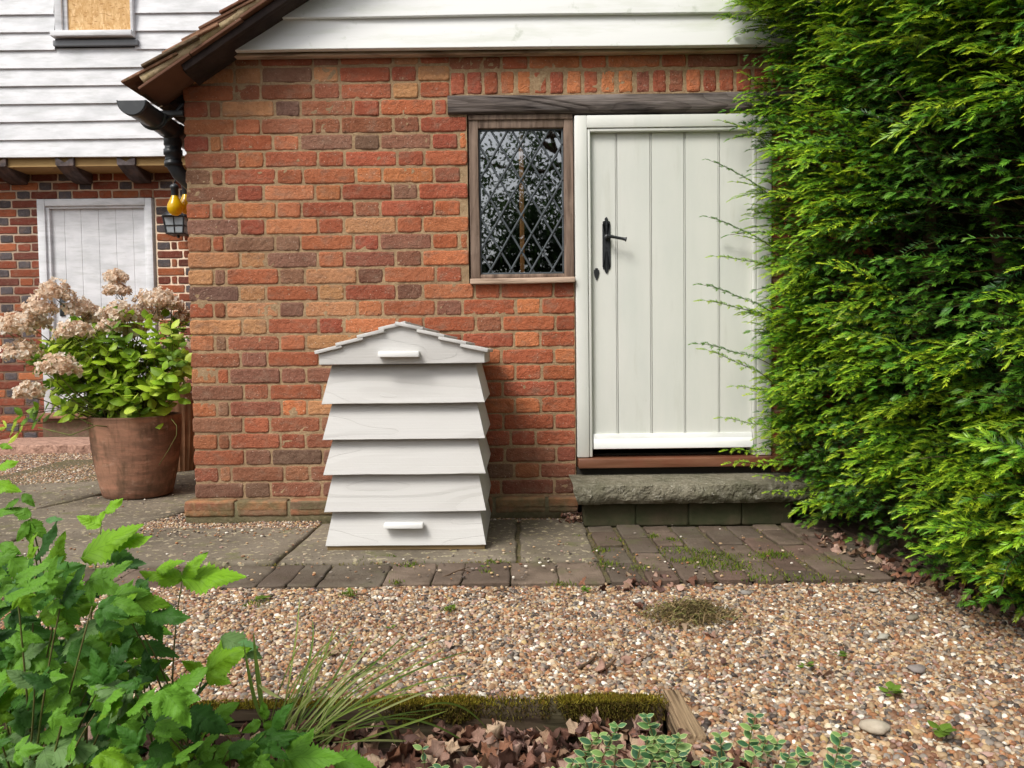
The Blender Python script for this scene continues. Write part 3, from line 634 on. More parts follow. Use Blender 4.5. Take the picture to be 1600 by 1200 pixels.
a.box(P(914,805,-.2)[0],xe-.004,-.198,.0,-.03,.09,col=SA(60,58,44)); a.build('brick_base',M['riser'],SS)

# ================================================================== PATH
def slab(a,poly,z=0.0,th=.06,jit=.006,col=(1,1,1)):
    pts=[]
    for i in range(len(poly)):
        p=np.array(poly[i],float); q=np.array(poly[(i+1)%len(poly)],float); n=max(2,int(np.linalg.norm(q-p)/.035))
        for k in range(n): pts.append(p+(q-p)*k/n)
    pts=np.array(pts); c=pts.mean(0); p3=np.concatenate([pts,pts[:,:1]*0],1)
    pts=pts+np.stack([vn(p3,16,3),vn(p3,16,4)],-1)*jit
    d=pts-c; l=np.linalg.norm(d,axis=1)[:,None]; dn=d/l
    rings=[np.column_stack([pts,np.full(len(pts),z-th)]),np.column_stack([pts,np.full(len(pts),z-.010)]),np.column_stack([pts-dn*.003,np.full(len(pts),z-.003)]),np.column_stack([pts-dn*.010,np.full(len(pts),z)])]
    for f in (.85,.6,.3): rings.append(np.column_stack([c+(pts-c)*f,np.full(len(pts),z)]))
    R_=np.stack(rings); R_[3:,:,2]+=.0035*vn(R_[3:],7)+.0015*vn(R_[3:],25); R_=np.concatenate([R_,R_[:,:1]],1)
    a.grid(R_[:,::-1]); n=len(pts); last=R_[-1,:-1]; a.add(np.concatenate([last,[last.mean(0)]]),T=[(n,i,(i+1)%n) for i in range(n)])
a=Acc()
slab(a,[(-2.05,-.74),(-.862,-.745),(-.855,-.19),(-1.52,-.17),(-1.72,-.22),(-2.02,-.28)])
slab(a,[(-3.1,-.74),(-2.07,-.745),(-2.04,-.29),(-2.55,-.16),(-3.1,-.1)],.002)
slab(a,[(-.846,-.745),(.008,-.74),(.012,-.085),(-.84,-.12)],.001)
slab(a,[(.024,-.742),(.296,-.74),(.302,-.13),(.23,-.085),(.028,-.09)],-.001)
slab(a,[(-2.5,-.14),(-2.02,-.26),(-1.74,-.19),(-1.60,.08),(-1.50,.55),(-2.22,.62)],0)
slab(a,[(-3.3,-.08),(-2.53,-.13),(-2.24,.62),(-2.3,1.2),(-3.1,.9)],.001)
slab(a,[(-2.2,.64),(-1.5,.57),(-1.5,1.3),(-2.28,1.35)],-.002)
slab(a,[(-2.28,1.37),(-1.5,1.32),(-1.5,2.2),(-2.3,2.2)],0)
tag(a.build('flagstone_path',M['flag']),kind='structure')
a=Acc()
PV=[SA(108,93,82),SA(114,99,87),SA(98,87,77),SA(118,103,90),SA(104,95,83),SA(108,88,78)]
def paver(x,y,wx,wy,rz=0,z=0):
    c,s_=math.cos(rz),math.sin(rz); brick(a,(x,y,z-.0),(c,s_,0),(-s_,c,0),(0,0,1),wx,wy,random.choice(PV)*random.uniform(.85,1.15),r=.005,step=.03,depth=.05,rough=.003,ragged=.004)
x=-3.0
while x<.30:
    w_=random.choice([.10,.16,.16,.21,.18]); w_=min(w_,.305-x)
    if w_>.05: paver(x,-.995+random.uniform(-.004,.004),w_-.004,.236,rz=random.uniform(-.012,.012),z=-.004+random.uniform(-.004,.003))
    x+=w_
k=0; x=.318
while x<1.75:
    y=-1.0+(-.115 if k%2 else 0)+random.uniform(-.006,.006)
    while y<(-.215 if x<1.2 else .0):
        ly=.218
        if y<-1.0: y2=-.998; ly=y+.218-y2; y0=y2
        else: y0=y
        if y0+ly>-.205 and x<1.2: ly=-.212-y0
        if ly>.04: paver(x+random.uniform(-.003,.003),y0,.102,ly-.007,rz=random.uniform(-.015,.015),z=-.002+random.uniform(-.006,.004))
        y+=.228
    x+=.116; k+=1
tag(a.build('brick_paving',M['paver']),kind='structure')
a=Acc(); sheet(a,-3.1,1.8,-.985,.0,-.016,.004,s=.03,skirt=0); sheet(a,-3.3,-1.47,0,2.2,-.016,.004,s=.05,skirt=0); tag(a.build('path_joints',M['joint']),kind='structure')

# ================================================================== GRAVEL (uncountable)
PC=[(S(196,178,152),5),(S(176,148,114),7),(S(158,124,92),7),(S(160,112,76),3.5),(S(128,96,72),5),(S(220,212,198),3),(S(132,122,112),5),(S(92,82,74),4),(S(152,134,116),6),(S(120,82,60),3),(S(70,60,54),3),(S(184,158,110),1.2),(S(164,134,122),2.5)]
pcv=np.array([p[0] for p in PC]); pcp=np.array([p[1] for p in PC],float); pcp/=pcp.sum()
def scatter(name,P_,scl,rot,colr,material,sub=2,rough_=.0):
    n=len(P_); me=bpy.data.meshes.new(name); me.vertices.add(n); me.vertices.foreach_set('co',P_.astype(np.float32).ravel())
    for nm,arr in (('rot',rot),('scl',scl)):
        at=me.attributes.new(nm,'FLOAT_VECTOR','POINT'); at.data.foreach_set('vector',arr.astype(np.float32).ravel())
    at=me.attributes.new('col','FLOAT_COLOR','POINT'); c=np.ones((n,4),np.float32); c[:,:3]=colr; at.data.foreach_set('color',c.ravel())
    o=bpy.data.objects.new(name,me); COL.objects.link(o); me.materials.append(material)
    ng=bpy.data.node_groups.new(name+'_nodes','GeometryNodeTree'); ng.interface.new_socket('Geometry',in_out='INPUT',socket_type='NodeSocketGeometry'); ng.interface.new_socket('Geometry',in_out='OUTPUT',socket_type='NodeSocketGeometry')
    N=ng.nodes; L=ng.links; gi=N.new('NodeGroupInput'); gout=N.new('NodeGroupOutput')
    ico=N.new('GeometryNodeMeshIcoSphere'); ico.inputs['Radius'].default_value=1; ico.inputs['Subdivisions'].default_value=sub
    nzz=N.new('ShaderNodeTexNoise'); nzz.inputs['Scale'].default_value=1.1; sp=N.new('GeometryNodeSetPosition')
    vs=N.new('ShaderNodeVectorMath'); vs.operation='MULTIPLY_ADD'; L.new(nzz.outputs['Color'],vs.inputs[0]); vs.inputs[1].default_value=(.7,.7,.7); vs.inputs[2].default_value=(-.35,-.35,-.35)
    L.new(ico.outputs[0],sp.inputs[0]); L.new(vs.outputs[0],sp.inputs['Offset'])
    ss=N.new('GeometryNodeSetShadeSmooth'); L.new(sp.outputs[0],ss.inputs[0])
    sm=N.new('GeometryNodeSetMaterial'); sm.inputs['Material'].default_value=material; L.new(ss.outputs[0],sm.inputs[0])
    ip=N.new('GeometryNodeInstanceOnPoints'); L.new(gi.outputs[0],ip.inputs['Points']); L.new(sm.outputs[0],ip.inputs['Instance'])
    for nm,sock in (('rot','Rotation'),('scl','Scale')):
        na=N.new('GeometryNodeInputNamedAttribute'); na.data_type='FLOAT_VECTOR'; na.inputs['Name'].default_value=nm; L.new(na.outputs[0],ip.inputs[sock])
    L.new(ip.outputs[0],gout.inputs[0]); md=o.modifiers.new('pebbles','NODES'); md.node_group=ng
    return o
def gz(x,y): return -.026+.007*fb(np.stack([x,y,x*0],-1),3,0)+.010*np.clip(vn(np.stack([x,y,x*0],-1),1.3,9),-.5,1)
def pebset(x0,x1,y0,y1,sp,rmin,rmax,keep=None,layers=1):
    nx=int((x1-x0)/sp); ny=int((y1-y0)/sp); out=[]
    for l in range(layers):
        X,Y=np.meshgrid(x0+(np.arange(nx)+.5)*sp,y0+(np.arange(ny)+.5)*sp); X=X.ravel()+rng.uniform(-.55,.55,X.size)*sp; Y=Y.ravel()+rng.uniform(-.55,.55,Y.size)*sp
        if keep is not None: k=keep(X,Y); X=X[k]; Y=Y[k]
        r=rmin+(rmax-rmin)*rng.beta(1.6,3.2,len(X)); Z=gz(X,Y)-.004*l+rng.uniform(-.002,.003,len(X))
        out.append(np.column_stack([X,Y,Z,r]))
    return np.concatenate(out)
def vis(X,Y,m_=1.5): Zc=Y+3.46; return (np.abs(X)*1200/np.maximum(Zc,.1) < 800*m_)
sets=[pebset(-2.6,1.75,-1.835,-.985,.0080,.0030,.0106,lambda X,Y: vis(X,Y)&(X<1.35+(-1-Y)*.4)&((Y>-1.80)|(X>.34)),2),
      pebset(.345,1.4,-2.36,-1.80,.0090,.0036,.0118,lambda X,Y: vis(X,Y,1.5),2),
      pebset(-1.95,-.86,-.21,-.03,.008,.0032,.0075,lambda X,Y:(Y>-.2+.03*vn(np.stack([X,Y*0,X*0],-1),6))&(X>-1.75-.3*Y),2),
      pebset(-1.72,-1.45,-.05,.55,.009,.0035,.008,lambda X,Y:(X>-1.67+.2*Y),1),
      pebset(-.13,.31,-.11,-.03,.008,.0032,.0075,None,2),
      pebset(-5.2,-2.25,.85,3.28,.0125,.005,.0105,lambda X,Y:vis(X,Y)&(Y>1.15-.30*(X+3.2)*(X<-2.2)+.08*vn(np.stack([X,Y,X*0],-1),4)-.0),2),
      ]
for q_ in (2,3,4): sets[q_][:,2]+=.017
pp=np.concatenate(sets)
n=len(pp); s3=pp[:,3:4]*np.column_stack([rng.uniform(.85,1.45,n),rng.uniform(.75,1.1,n),rng.uniform(.5,.8,n)])
rot=np.column_stack([rng.normal(0,.45,n),rng.normal(0,.45,n),rng.uniform(0,6.28,n)])
cc=pcv[rng.choice(len(PC),n,p=pcp)]*rng.uniform(.72,1.2,(n,1))
tag(scatter('gravel',pp[:,:3],s3,rot,cc,M['peb']),'bed of small tan and grey pebbles in front of the path','gravel',kind='stuff')
# loose pebbles lying on the paving
n=420; X=rng.uniform(-2.4,1.3,n); Y=-.99+np.abs(rng.normal(0,.28,n)); k=(Y<-.2)&~((X>-.72)&(X<-.10)&(Y>-.60)); X=X[k];Y=Y[k]; 
edge=rng.uniform(-1.0,.0,160); X=np.concatenate([X,rng.uniform(-1.7,-.86,120),rng.uniform(-3.0,-1.8,110)]); Y=np.concatenate([Y,rng.uniform(-.36,-.2,120),rng.uniform(.0,1.1,110)])
n=len(X); r=rng.uniform(.0028,.0062,n); s3=r[:,None]*np.column_stack([rng.uniform(.9,1.4,n),rng.uniform(.8,1.1,n),rng.uniform(.5,.75,n)])
cc=pcv[rng.choice(len(PC),n,p=pcp)]*rng.uniform(.9,1.15,(n,1))
tag(scatter('loose_pebbles',np.column_stack([X,Y,.002+r*.3]),s3,np.column_stack([X*0,X*0,rng.uniform(0,6.28,n)]),cc,M['peb']),'loose pebbles scattered over the flagstones and paving bricks','gravel',kind='stuff')
# ================================================================== COMPOSTER (beehive shape)
HO=np.array([-.407,-.590,0.0]); HYAW=rad(-.5)
HV=thing('beehive_composter',tuple(HO),'pale grey wooden beehive-shaped composter standing on the path by the brick wall','composter',rz=HYAW)
Hd=.52    # depth
def hz(py): return P(632,py,-.60)[2]
def hx(px,py=700): return P(px,py,-.60)[0]-HO[0]
def tier(zb,zt,wb,wt,name='tier'):
    a=Acc(); fl=(wb-wt)
    th=.016
    y0b=-0.014; y0t=.022; y1b=Hd+.014; y1t=Hd-.022
    c=np.array([[(-wb,y0b,zb),(wb,y0b,zb),(wb,y1b,zb),(-wb,y1b,zb)],[(-wt,y0t,zt),(wt,y0t,zt),(wt,y1t,zt),(-wt,y1t,zt)]])
    def ring(f,ins): 
        q=c[0]*(1-f)+c[1]*f; cx=np.array([[ins,ins,0],[-ins,ins,0],[-ins,-ins,0],[ins,-ins,0]]); return q+cx
    n=14
    # four boards, mitred at the corners, subdivided for slight warp
    for s_ in range(4):
        o0,o1=ring(0,0)[s_],ring(0,0)[(s_+1)%4]; t0,t1=ring(1,0)[s_],ring(1,0)[(s_+1)%4]; i0,i1=ring(0,th)[s_],ring(0,th)[(s_+1)%4]; j0,j1=ring(1,th)[s_],ring(1,th)[(s_+1)%4]
        T_=np.linspace(0,1,n+1)[:,None]; nr=np.cross(o1-o0,t0-o0); nr/=np.linalg.norm(nr); up=(t0-o0)/np.linalg.norm(t0-o0)
        L=lambda p,q:p+(q-p)*T_
        rows=[L(i0,i1),L(o0,o1)-nr*.0015,L(o0,o1)+up*.0015]+[L(o0*(1-f)+t0*f,o1*(1-f)+t1*f) for f in (.1,.3,.6,.9)]+[L(t0,t1),L(j0,j1)]
        g_=np.stack(rows,1); w_=vn(g_,5,int(zb*100)+s_)*.0022; w_[0]*=0;w_[-1]*=0; g_[...,2]+=w_*.7; g_=g_+nr*(w_*.8)[...,None]
        g_[:,:3,2]+=(vn(g_[:,:3],30,3)*.0008)
        a.grid(g_)
    return a.build(name,M['hive'],HV,local=True,angle=28)
PXB=[(571,630,513,740,498,753),(632,686,514,743,501,755),(688,741,516,744,502,756),(743,799,515,745,503,756),(801,852,515,747,506,757)]
zt_list=[]
for (yt,yb,xa,xb,xc,xd) in PXB:
    zt_,zb_=hz(yt)+.004,hz(yb); tier(zb_,zt_+.0,(hx(xd,yb)-hx(xc,yb))/2,(hx(xb,yt)-hx(xa,yt))/2)
tiers=[o for o in HV.children if o.name.startswith('tier')]
a=Acc(); wI=(hx(740)-hx(513))/2-.03; a.box(-wI,wI,.045,Hd-.045,.03,hz(575)); a.build('inner_liner',M['hive'],HV,local=True,smooth=False)
a=Acc(); wB=(hx(757,855)-hx(508,855))/2-.002; 
for (x0,x1,y0,y1) in ((-wB,wB,-.004,.016),(-wB,wB,Hd-.016,Hd),(-wB,-wB+.02,.017,Hd-.017),(wB-.02,wB,.017,Hd-.017)): a.bbox(x0,x1,y0,y1,.001,hz(851)+.004,b=.002)
a.build('base_frame',M['basewood'],HV,local=True,angle=30)
# lid
zl0=hz(568.5); zl1=hz(551); zpk=hz(506); wl=(hx(754,560)-hx(497,560))/2; yf_=-.026; yb_=Hd+.02
a=Acc()
def gable(yy,th):
    o=[(-wl,zl0),(wl,zl0),(wl,zl1),(0,zpk),(-wl,zl1)]
    n=24; F=[]
    X=np.linspace(-wl,wl,n); zt=np.where(X<0,zl1+(zpk-zl1)*(X+wl)/wl,zl1+(zpk-zl1)*(wl-X)/wl)
    g_=np.array([[(x,yy+th,zl0),(x,yy+.0015,zl0),(x,yy,zl0+.002),(x,yy,(zl0*.5+z*.5)),(x,yy,z-.001),(x,yy+th,z-.001)] for x,z in zip(X,zt)]); a.grid(g_[::-1] if th>0 else g_)
    for x in (0,-1):
        e=g_[x]; a.add(e[[0,2,4,5]] if True else e,[(0,1,2,3)] )
gable(yf_,.018); gable(yb_,-.018)
for s_ in (-1,1): a.bbox(min(s_*wl,s_*(wl-.018)),max(s_*wl,s_*(wl-.018)),yf_+.0185,yb_-.0185,zl0,zl1-.002,b=.0015)
lid=a.build('lid',M['hive'],HV,local=True,angle=28)
pitch_=math.atan((zpk-zl1)/wl); sl_=math.hypot(wl,zpk-zl1)
for s_ in (-1,1):
    for i in range(4):
        a=Acc(); l_=sl_/4
        u0=-.012+i*(l_+.003); Rm=Matrix.Translation((s_*wl,0,zl1))@(Matrix.Rotation(0,4,'Z') if s_<0 else Matrix.Rotation(math.pi,4,'Z'))@Matrix.Rotation(-pitch_+rad(5.5),4,'Y')
        c_=Matrix.Translation((0,(yf_+yb_)/2,0))
        Rr=Matrix.Translation((s_*(wl-math.cos(pitch_)*u0),(yf_+yb_)/2,zl1+math.sin(pitch_)*u0+.001))@(Matrix.Identity(4) if s_<0 else Matrix.Rotation(math.pi,4,'Z'))@Matrix.Rotation(-pitch_+rad(6.5),4,'Y')
        hl=(yb_-yf_)/2+.016
        a.bbox(0,l_+.022,-hl+random.uniform(-.003,.003),hl,.0,.0125,b=.0015,M=Rr,seg=8,warp=.0015)
        a.build('shingle',M['hive'],lid,local=True,angle=28)
def hh(px0,px1,py0,py1,ysurf,par,tl):
    x0,x1=hx(px0,py0),hx(px1,py0); z0,z1=hz(py1),hz(py0); a=Acc(); xc=(x0+x1)/2; zc=(z0+z1)/2
    a.bbox(-(x1-x0)/2,(x1-x0)/2,-.034,.004,-(z1-z0)/2+.003,(z1-z0)/2-.002,b=.003,M=Matrix.Translation((xc,ysurf,zc))@Matrix.Rotation(tl,4,'Y'))
    return a.build('handle',M['hive_v'],par,local=True,angle=30)
hh(594,657,548,559,yf_,lid,rad(.3)); hh(601,662,815,825,-.004,tiers[-1],rad(.3))

# ================================================================== FARMHOUSE BEHIND
FH=thing('farmhouse',(-3.5,3.3,0),'farmhouse with white weatherboard above patterned red and grey brick, boarded upper window and white door','building')
YF=3.3
FR=[(SA(150,66,46),5),(SA(128,56,48),4),(SA(176,84,48),3),(SA(112,56,54),3),(SA(190,96,58),1.5)]
def pf(x): return pick(FR)
def hc(): return SA(92,86,88)*random.uniform(.8,1.15) if random.random()<.78 else pick(FR)
def put_f(acc,x,z,w_,h,c): brick(acc,(x,YF,z),(1,0,0),(0,0,1),(0,-1,0),w_,h,c,step=.05,depth=.02,rough=.001,ragged=.003)
a=Acc(); fx0,fx1,fz0,fz1=-4.112,-3.100,.255,2.128
for k in range(33):
    z0=.02+k*.0752; kind='A' if k%2 else 'B'; mid=z0+.03
    if fz0-.08<mid<fz1: 
        course(a,-6.5,fx0-.01,z0,.063,kind,pf,put_f,hcol=hc,sj=.013); course(a,fx1+.012,-1.46,z0,.063,'A' if k%2 else 'B',pf,put_f,hcol=hc,sj=.013)
    else: course(a,-6.5,-1.46,z0,.063,kind,pf,put_f,hcol=hc,sj=.013)
a.build('brick_wall',M['brick'],FH)
a=Acc(); 
for (x0,x1,z0,z1) in ((-6.5,fx0,0,2.6),(fx1,-1.0,0,2.6),(fx0,fx1,fz1,2.6),(fx0,fx1,0,fz0-.04)): a.box(x0,x1,YF+.006,YF+.2,z0,z1)
a.build('mortar_core',M['mortar_w'],FH)
a=Acc(); a.box(-6.5,2.0,YF+.25,YF+.3,0,5); a.box(-6.5,2.0,3.05,YF+.24,2.62,2.66); a.build('inner_wall',M['inside'],FH,smooth=False)
YB=3.0; bz0=2.404
a=Acc(); wxa,wxb=P(83,30,YB)[0],P(212,30,YB)[0]; wz_=P(150,60,YB)[2]
for k in range(17):
    z0=bz0+k*.1455
    if z0+.1<wz_ or z0>4.6: board_row(a,lambda z:-7,lambda z:2.0,z0,.1455,YB-.009,YB+.010,seg=.25,wav=.004,seed=k*5)
    else:
        board_row(a,lambda z:-7,lambda z:wxa+.01,z0,.1455,YB-.009,YB+.010,seg=.25,wav=.004,seed=k*5); board_row(a,lambda z:wxb-.01,lambda z:2.0,z0,.1455,YB-.009,YB+.010,seg=.25,wav=.004,seed=k*5)
a.build('weatherboards',M['white'],FH,angle=25)
a=Acc(); a.box(-6.5,2.0,3.03,YF,2.335,2.345); a.box(-6.5,2,3.035,3.06,2.345,2.42); a.build('soffit',M['soffit'],FH,smooth=False)
for px_ in (-20,85,182,292):   # joist ends
    a=Acc(); c=P(px_+14 if px_!=85 else 100,253,3.0)[0]; n=10
    T_=np.linspace(0,1,n); ys=3.005+.29*T_; zt=np.full(n,2.41); zb=2.335-.0-.09*np.sin(np.clip(T_,0,1)*1.5)*1.0
    w2=.075+.0*T_; g_=np.array([[(c-w2[i],ys[i],zt[i]),(c-w2[i],ys[i],zb[i]+.008),(c-w2[i]+.008,ys[i],zb[i]),(c+w2[i]-.008,ys[i],zb[i]),(c+w2[i],ys[i],zb[i]+.008),(c+w2[i],ys[i],zt[i])] for i in range(n)])
    a.grid(g_[::-1]); e=g_[0]; a.add(np.concatenate([e,[e.mean(0)]]),T=[(6,i+1,i) for i in range(5)])
    a.build('joist_end',M['joist'],FH,angle=35)
# boarded window
a=Acc(); Y1=YB-.03
q=lambda px,py,Y=Y1: P(px,py,Y)
zs_=q(150,51)[2]; zt_=zs_+1.3
a.bbox(q(86,30)[0],q(103,30)[0]-.03,Y1-.01,YB+.05,zs_,zt_,b=.004); a.bbox(q(103,30)[0]-.028,q(103,30)[0]+.005,Y1+.012,YB+.05,zs_,zt_,b=.003); a.bbox(q(204,30)[0],q(208.5,30)[0],Y1-.01,YB+.05,zs_,zt_,b=.004); a.bbox(q(86,30)[0],q(208.5,30)[0],Y1-.01,YB+.05,zt_,zt_+.07,b=.004)
wn=a.build('window',M['white'],FH,angle=30)
a=Acc(); a.box(q(100,30)[0],q(206,30)[0],Y1+.025,YB+.04,zs_-.0,zt_); a.build('strand_board',M['osb'],wn,smooth=False)
a=Acc(); a.bbox(q(82.5,55)[0],q(209,55)[0],Y1-.045,YB+.04,q(150,58.5)[2],q(150,50)[2],b=.004); a.build('sill',M['white'],wn,angle=30)
a=Acc(); a.bbox(q(83,66)[0],q(215,66)[0],YB-.034,YB+.0,q(150,71)[2],q(150,62.5)[2],b=.002); a.build('flashing',M['flash'],wn,angle=30)
# door
a=Acc(); Yd=YF-.02
r=lambda px,py: P(px,py,Yd)
fa,fbx,fc,fd=r(60,400)[0],r(72,400)[0],r(229,400)[0],r(239,400)[0]; zT=r(150,310)[2]; zH=r(150,321)[2]
a.bbox(fa,fbx,Yd,YF+.1,fz0,zT,b=.004); a.bbox(fc,fd,Yd,YF+.1,fz0,zT,b=.004); a.bbox(fbx+.001,fc-.001,Yd+.001,YF+.1,zH,zT,b=.004)
a.bbox(fbx-.001,fbx+.03,Yd+.02,YF+.1,fz0,zH,b=.003); a.bbox(fc-.02,fc+.001,Yd+.02,YF+.1,fz0,zH,b=.003); a.bbox(fbx,fc,Yd+.021,YF+.1,zH-.02,zH+.003,b=.003)
a.build('door_frame',M['white'],FH,angle=30)
a=Acc(); prof=[(fbx+.02,YF+.08),(fbx+.02,Yd+.05)]
for px_ in (100,126,153.5,180.5,207.5): g0=r(px_,450)[0]; prof+=[(g0-.006,Yd+.05),(g0-.003,Yd+.053),(g0+.003,Yd+.053),(g0+.006,Yd+.05)]
prof+=[(fc-.01,Yd+.05),(fc-.01,YF+.08)]
a.grid(np.array([[(x,y,z) for x,y in prof] for z in (fz0+.01,1.2,zH-.01)])[::-1]); fdr=a.build('door',M['white'],FH,smooth=False)
a=Acc(); hxp=P(98,478,Yd+.05); a.bbox(hxp[0]-.022,hxp[0]+.022,Yd+.038,Yd+.05,hxp[2]-.09,hxp[2]+.09,b=.003); a.tube([hxp+[0,-.03,.02],hxp+[.09,-.04,.02]],.009); a.build('door_handle',M['iron'],fdr,angle=35)
a=Acc(); a.bbox(fa-.02,fd+.02,Yd-.10,YF+.1,fz0-.045,fz0+.002,b=.006); a.build('door_sill',M['terra'],FH,angle=30)
a=Acc(); a.box(fa,fd,Yd-.03,YF,0.0,fz0-.047,col=SA(120,92,80)); a.build('sill_base',M['plinth'],FH,smooth=False)
# far step of pinkish rubble under the back door
ST=Acc(); slab(ST,[(-4.5,2.55),(-3.3,2.6),(-3.1,3.2),(-4.3,3.2)],.05,th=.08,jit=.03); st=ST.build('rubble_step',mat('pink_rubble',S(176,140,122),rough=1,var=[(30,I1,S(120,92,78),.8,.45,.65)],bump=[(40,I1,.015)])); tag(st,'low pinkish rubble step in front of the white back door','step')

# ================================================================== LANTERN, STRING LIGHTS, PIPEWORK
LN=thing('wall_lantern',tuple(P(277,352,3.12)),'black wall lantern with glass panes beside the back door, half hidden behind the yellow bulbs','lantern')
lx,lz_=P(278,350,3.12)[0],0; z0=P(278,366,3.12)[2]; z1=P(278,340,3.12)[2]; yl=3.12
a=Acc(); wB_,wT_=.070,.088
for sx in (-1,1):
    for sy in (-1,1): a.tube([(lx+sx*wB_,yl+sy*wB_,z0),(lx+sx*wT_,yl+sy*wT_,z1)],.007,n=6)
for f in (0,.45,1): 
    w_=wB_+(wT_-wB_)*f; z=z0+(z1-z0)*f; c=[(lx-w_,yl-w_,z),(lx+w_,yl-w_,z),(lx+w_,yl+w_,z),(lx-w_,yl+w_,z),(lx-w_,yl-w_,z)]; a.tube(c,.006 if f==.45 else .009,n=4,cap=False)
a.tube([(lx,yl-wB_-.002,z0),(lx,yl-wT_-.002,z1)],.004,n=4)
a.lathe((lx,yl,z0),[(.0,-.035),(.012,-.03),(.012,-.012),(.075,-.006),(.078,.0)],n=12); a.build('frame',M['iron'],LN,angle=40)
a=Acc(); a.lathe((lx,yl,z1),[(.13,.0),(.12,.02),(.05,.075),(.03,.08),(.015,.12),(.0,.125)],n=16); a.build('cap',M['iron'],LN)
a=Acc(); a.lathe((lx,yl,z0),[(wB_*1.3,.0),(wT_*1.3,z1-z0)],n=4); g0=a; 
a2=Acc(); V=[(lx+sx*w_*.97,yl+sy*w_*.97,z) for z,w_ in ((z0,wB_),(z1,wT_)) for sx,sy in ((-1,-1),(1,-1),(1,1),(-1,1))]
a2.add(V,[(0,1,5,4),(1,2,6,5),(2,3,7,6),(3,0,4,7)]); a2.build('glass_pane',M['lglass'],LN,smooth=False)
a=Acc(); a.tube([(lx,yl,z1+.11),(lx,yl+.05,z1+.16),(lx,YF,z1+.12)],.010,n=8); a.bbox(lx-.04,lx+.04,YF-.03,YF+.01,z1+.0,z1+.2,b=.004); a.build('bracket',M['iron'],LN,angle=35)
B1=P(273.5,324,.42); B2=P(291,322,.50)
SL=thing('string_light',tuple(B1+np.array([0,0,.12])),'string light with yellow glass bulbs hanging at the corner of the brick outbuilding','string light')
for B in (B1,B2):
    a=Acc(); zs=np.array([(0.0001,-.042),(.014,-.040),(.027,-.031),(.036,-.016),(.038,.0),(.035,.015),(.026,.034),(.018,.05),(.0145,.062)]); a.lathe(B,zs,n=20); bo=a.build('bulb',M['bulb'],SL)
    a=Acc(); a.lathe(B,[(.0155,.056),(.017,.06),(.0175,.09),(.021,.094),(.021,.104),(.014,.112),(.006,.118),(.0,.118)],n=14); a.build('socket',M['black'],bo)
a=Acc(); b1,b2=B1+[0,0,.116],B2+[0,0,.116]
t1=np.array([-1.535,.52,B1[2]+.24])
a.tube([b1,b1+[.01,0,.03],t1-[.02,0,.02],t1],.0035,n=6); a.tube([b2,b2+[-.01,0,.03],t1],.0035,n=6); a.tube([t1,t1+[.04,.3,.05],t1+[.06,1.2,-.05],t1+[.05,2.6,.1]],.0035,n=6)
a.build('cable',M['black'],SL)

# ================================================================== POTS
pb=G(216,790); PXc,PYc=-1.99,.64
TP=thing('terracotta_pot',(PXc,PYc,0),'large weathered plain terracotta pot standing on the paving at the corner of the brick wall','plant pot')
Zp=PYc+3.46; pr_=lambda wpx: wpx/2*Zp/1200*.93
ztop=P(214,655,PYc-.2)[2]; R1=pr_(142)*1.0; R0=pr_(108)
pcx_=P(214,700,PYc)[0]; TP.location=(pcx_,PYc,0)
a=Acc(); hs_=np.linspace(0,1,12); prf=[(0.001,.004),(R0-.01,.002),(R0,.008)]+[(R0+(R1-R0)*(1-(1-h)**1.9),.008+(ztop-.008)*h) for h in hs_[1:]]
prf+=[(R1+.001,ztop+.002),(R1-.004,ztop+.008),(R1-.022,ztop+.008),(R1-.026,ztop),(R1-.03,ztop-.06),(R1-.05,ztop-.1)]
a.lathe((pcx_,PYc,0),prf,n=56); a.build('pot_body',M['terra'],TP,angle=50)
a=Acc(); a.lathe((pcx_,PYc,ztop-.055),[(R1-.028,0),(.1,.012),(.001,.015)][::1],n=24); a.build('compost',M['soil'],TP)
P2x,P2y=-2.185,1.56; h2=P(290,602,P2y)[2]
TP2=thing('ribbed_pot',(P2x,P2y,0),'tall ribbed terracotta pot half hidden behind the corner of the brick wall','plant pot')
a=Acc(); n=96; th=np.arange(n+1)*2*math.pi/n; g_=[]
for f in np.linspace(0,1,14):
    r_=.125+.085*f**.8+(.012 if f>.93 else 0); g_.append(np.stack([P2x+(r_+(.0035*np.cos(th*32) if f<.9 else 0))*np.cos(th),P2y+(r_+(.0035*np.cos(th*32) if f<.9 else 0))*np.sin(th),np.full(n+1,f*h2)],-1))
for r_,z in ((.205,h2+.006),(.19,h2),(.18,h2-.06),(.02,h2-.05)): g_.append(np.stack([P2x+r_*np.cos(th),P2y+r_*np.sin(th),np.full(n+1,z)],-1))
a.grid(np.stack(g_)[:,::-1]); a.build('pot_body',M['terra2'],TP2,angle=50)

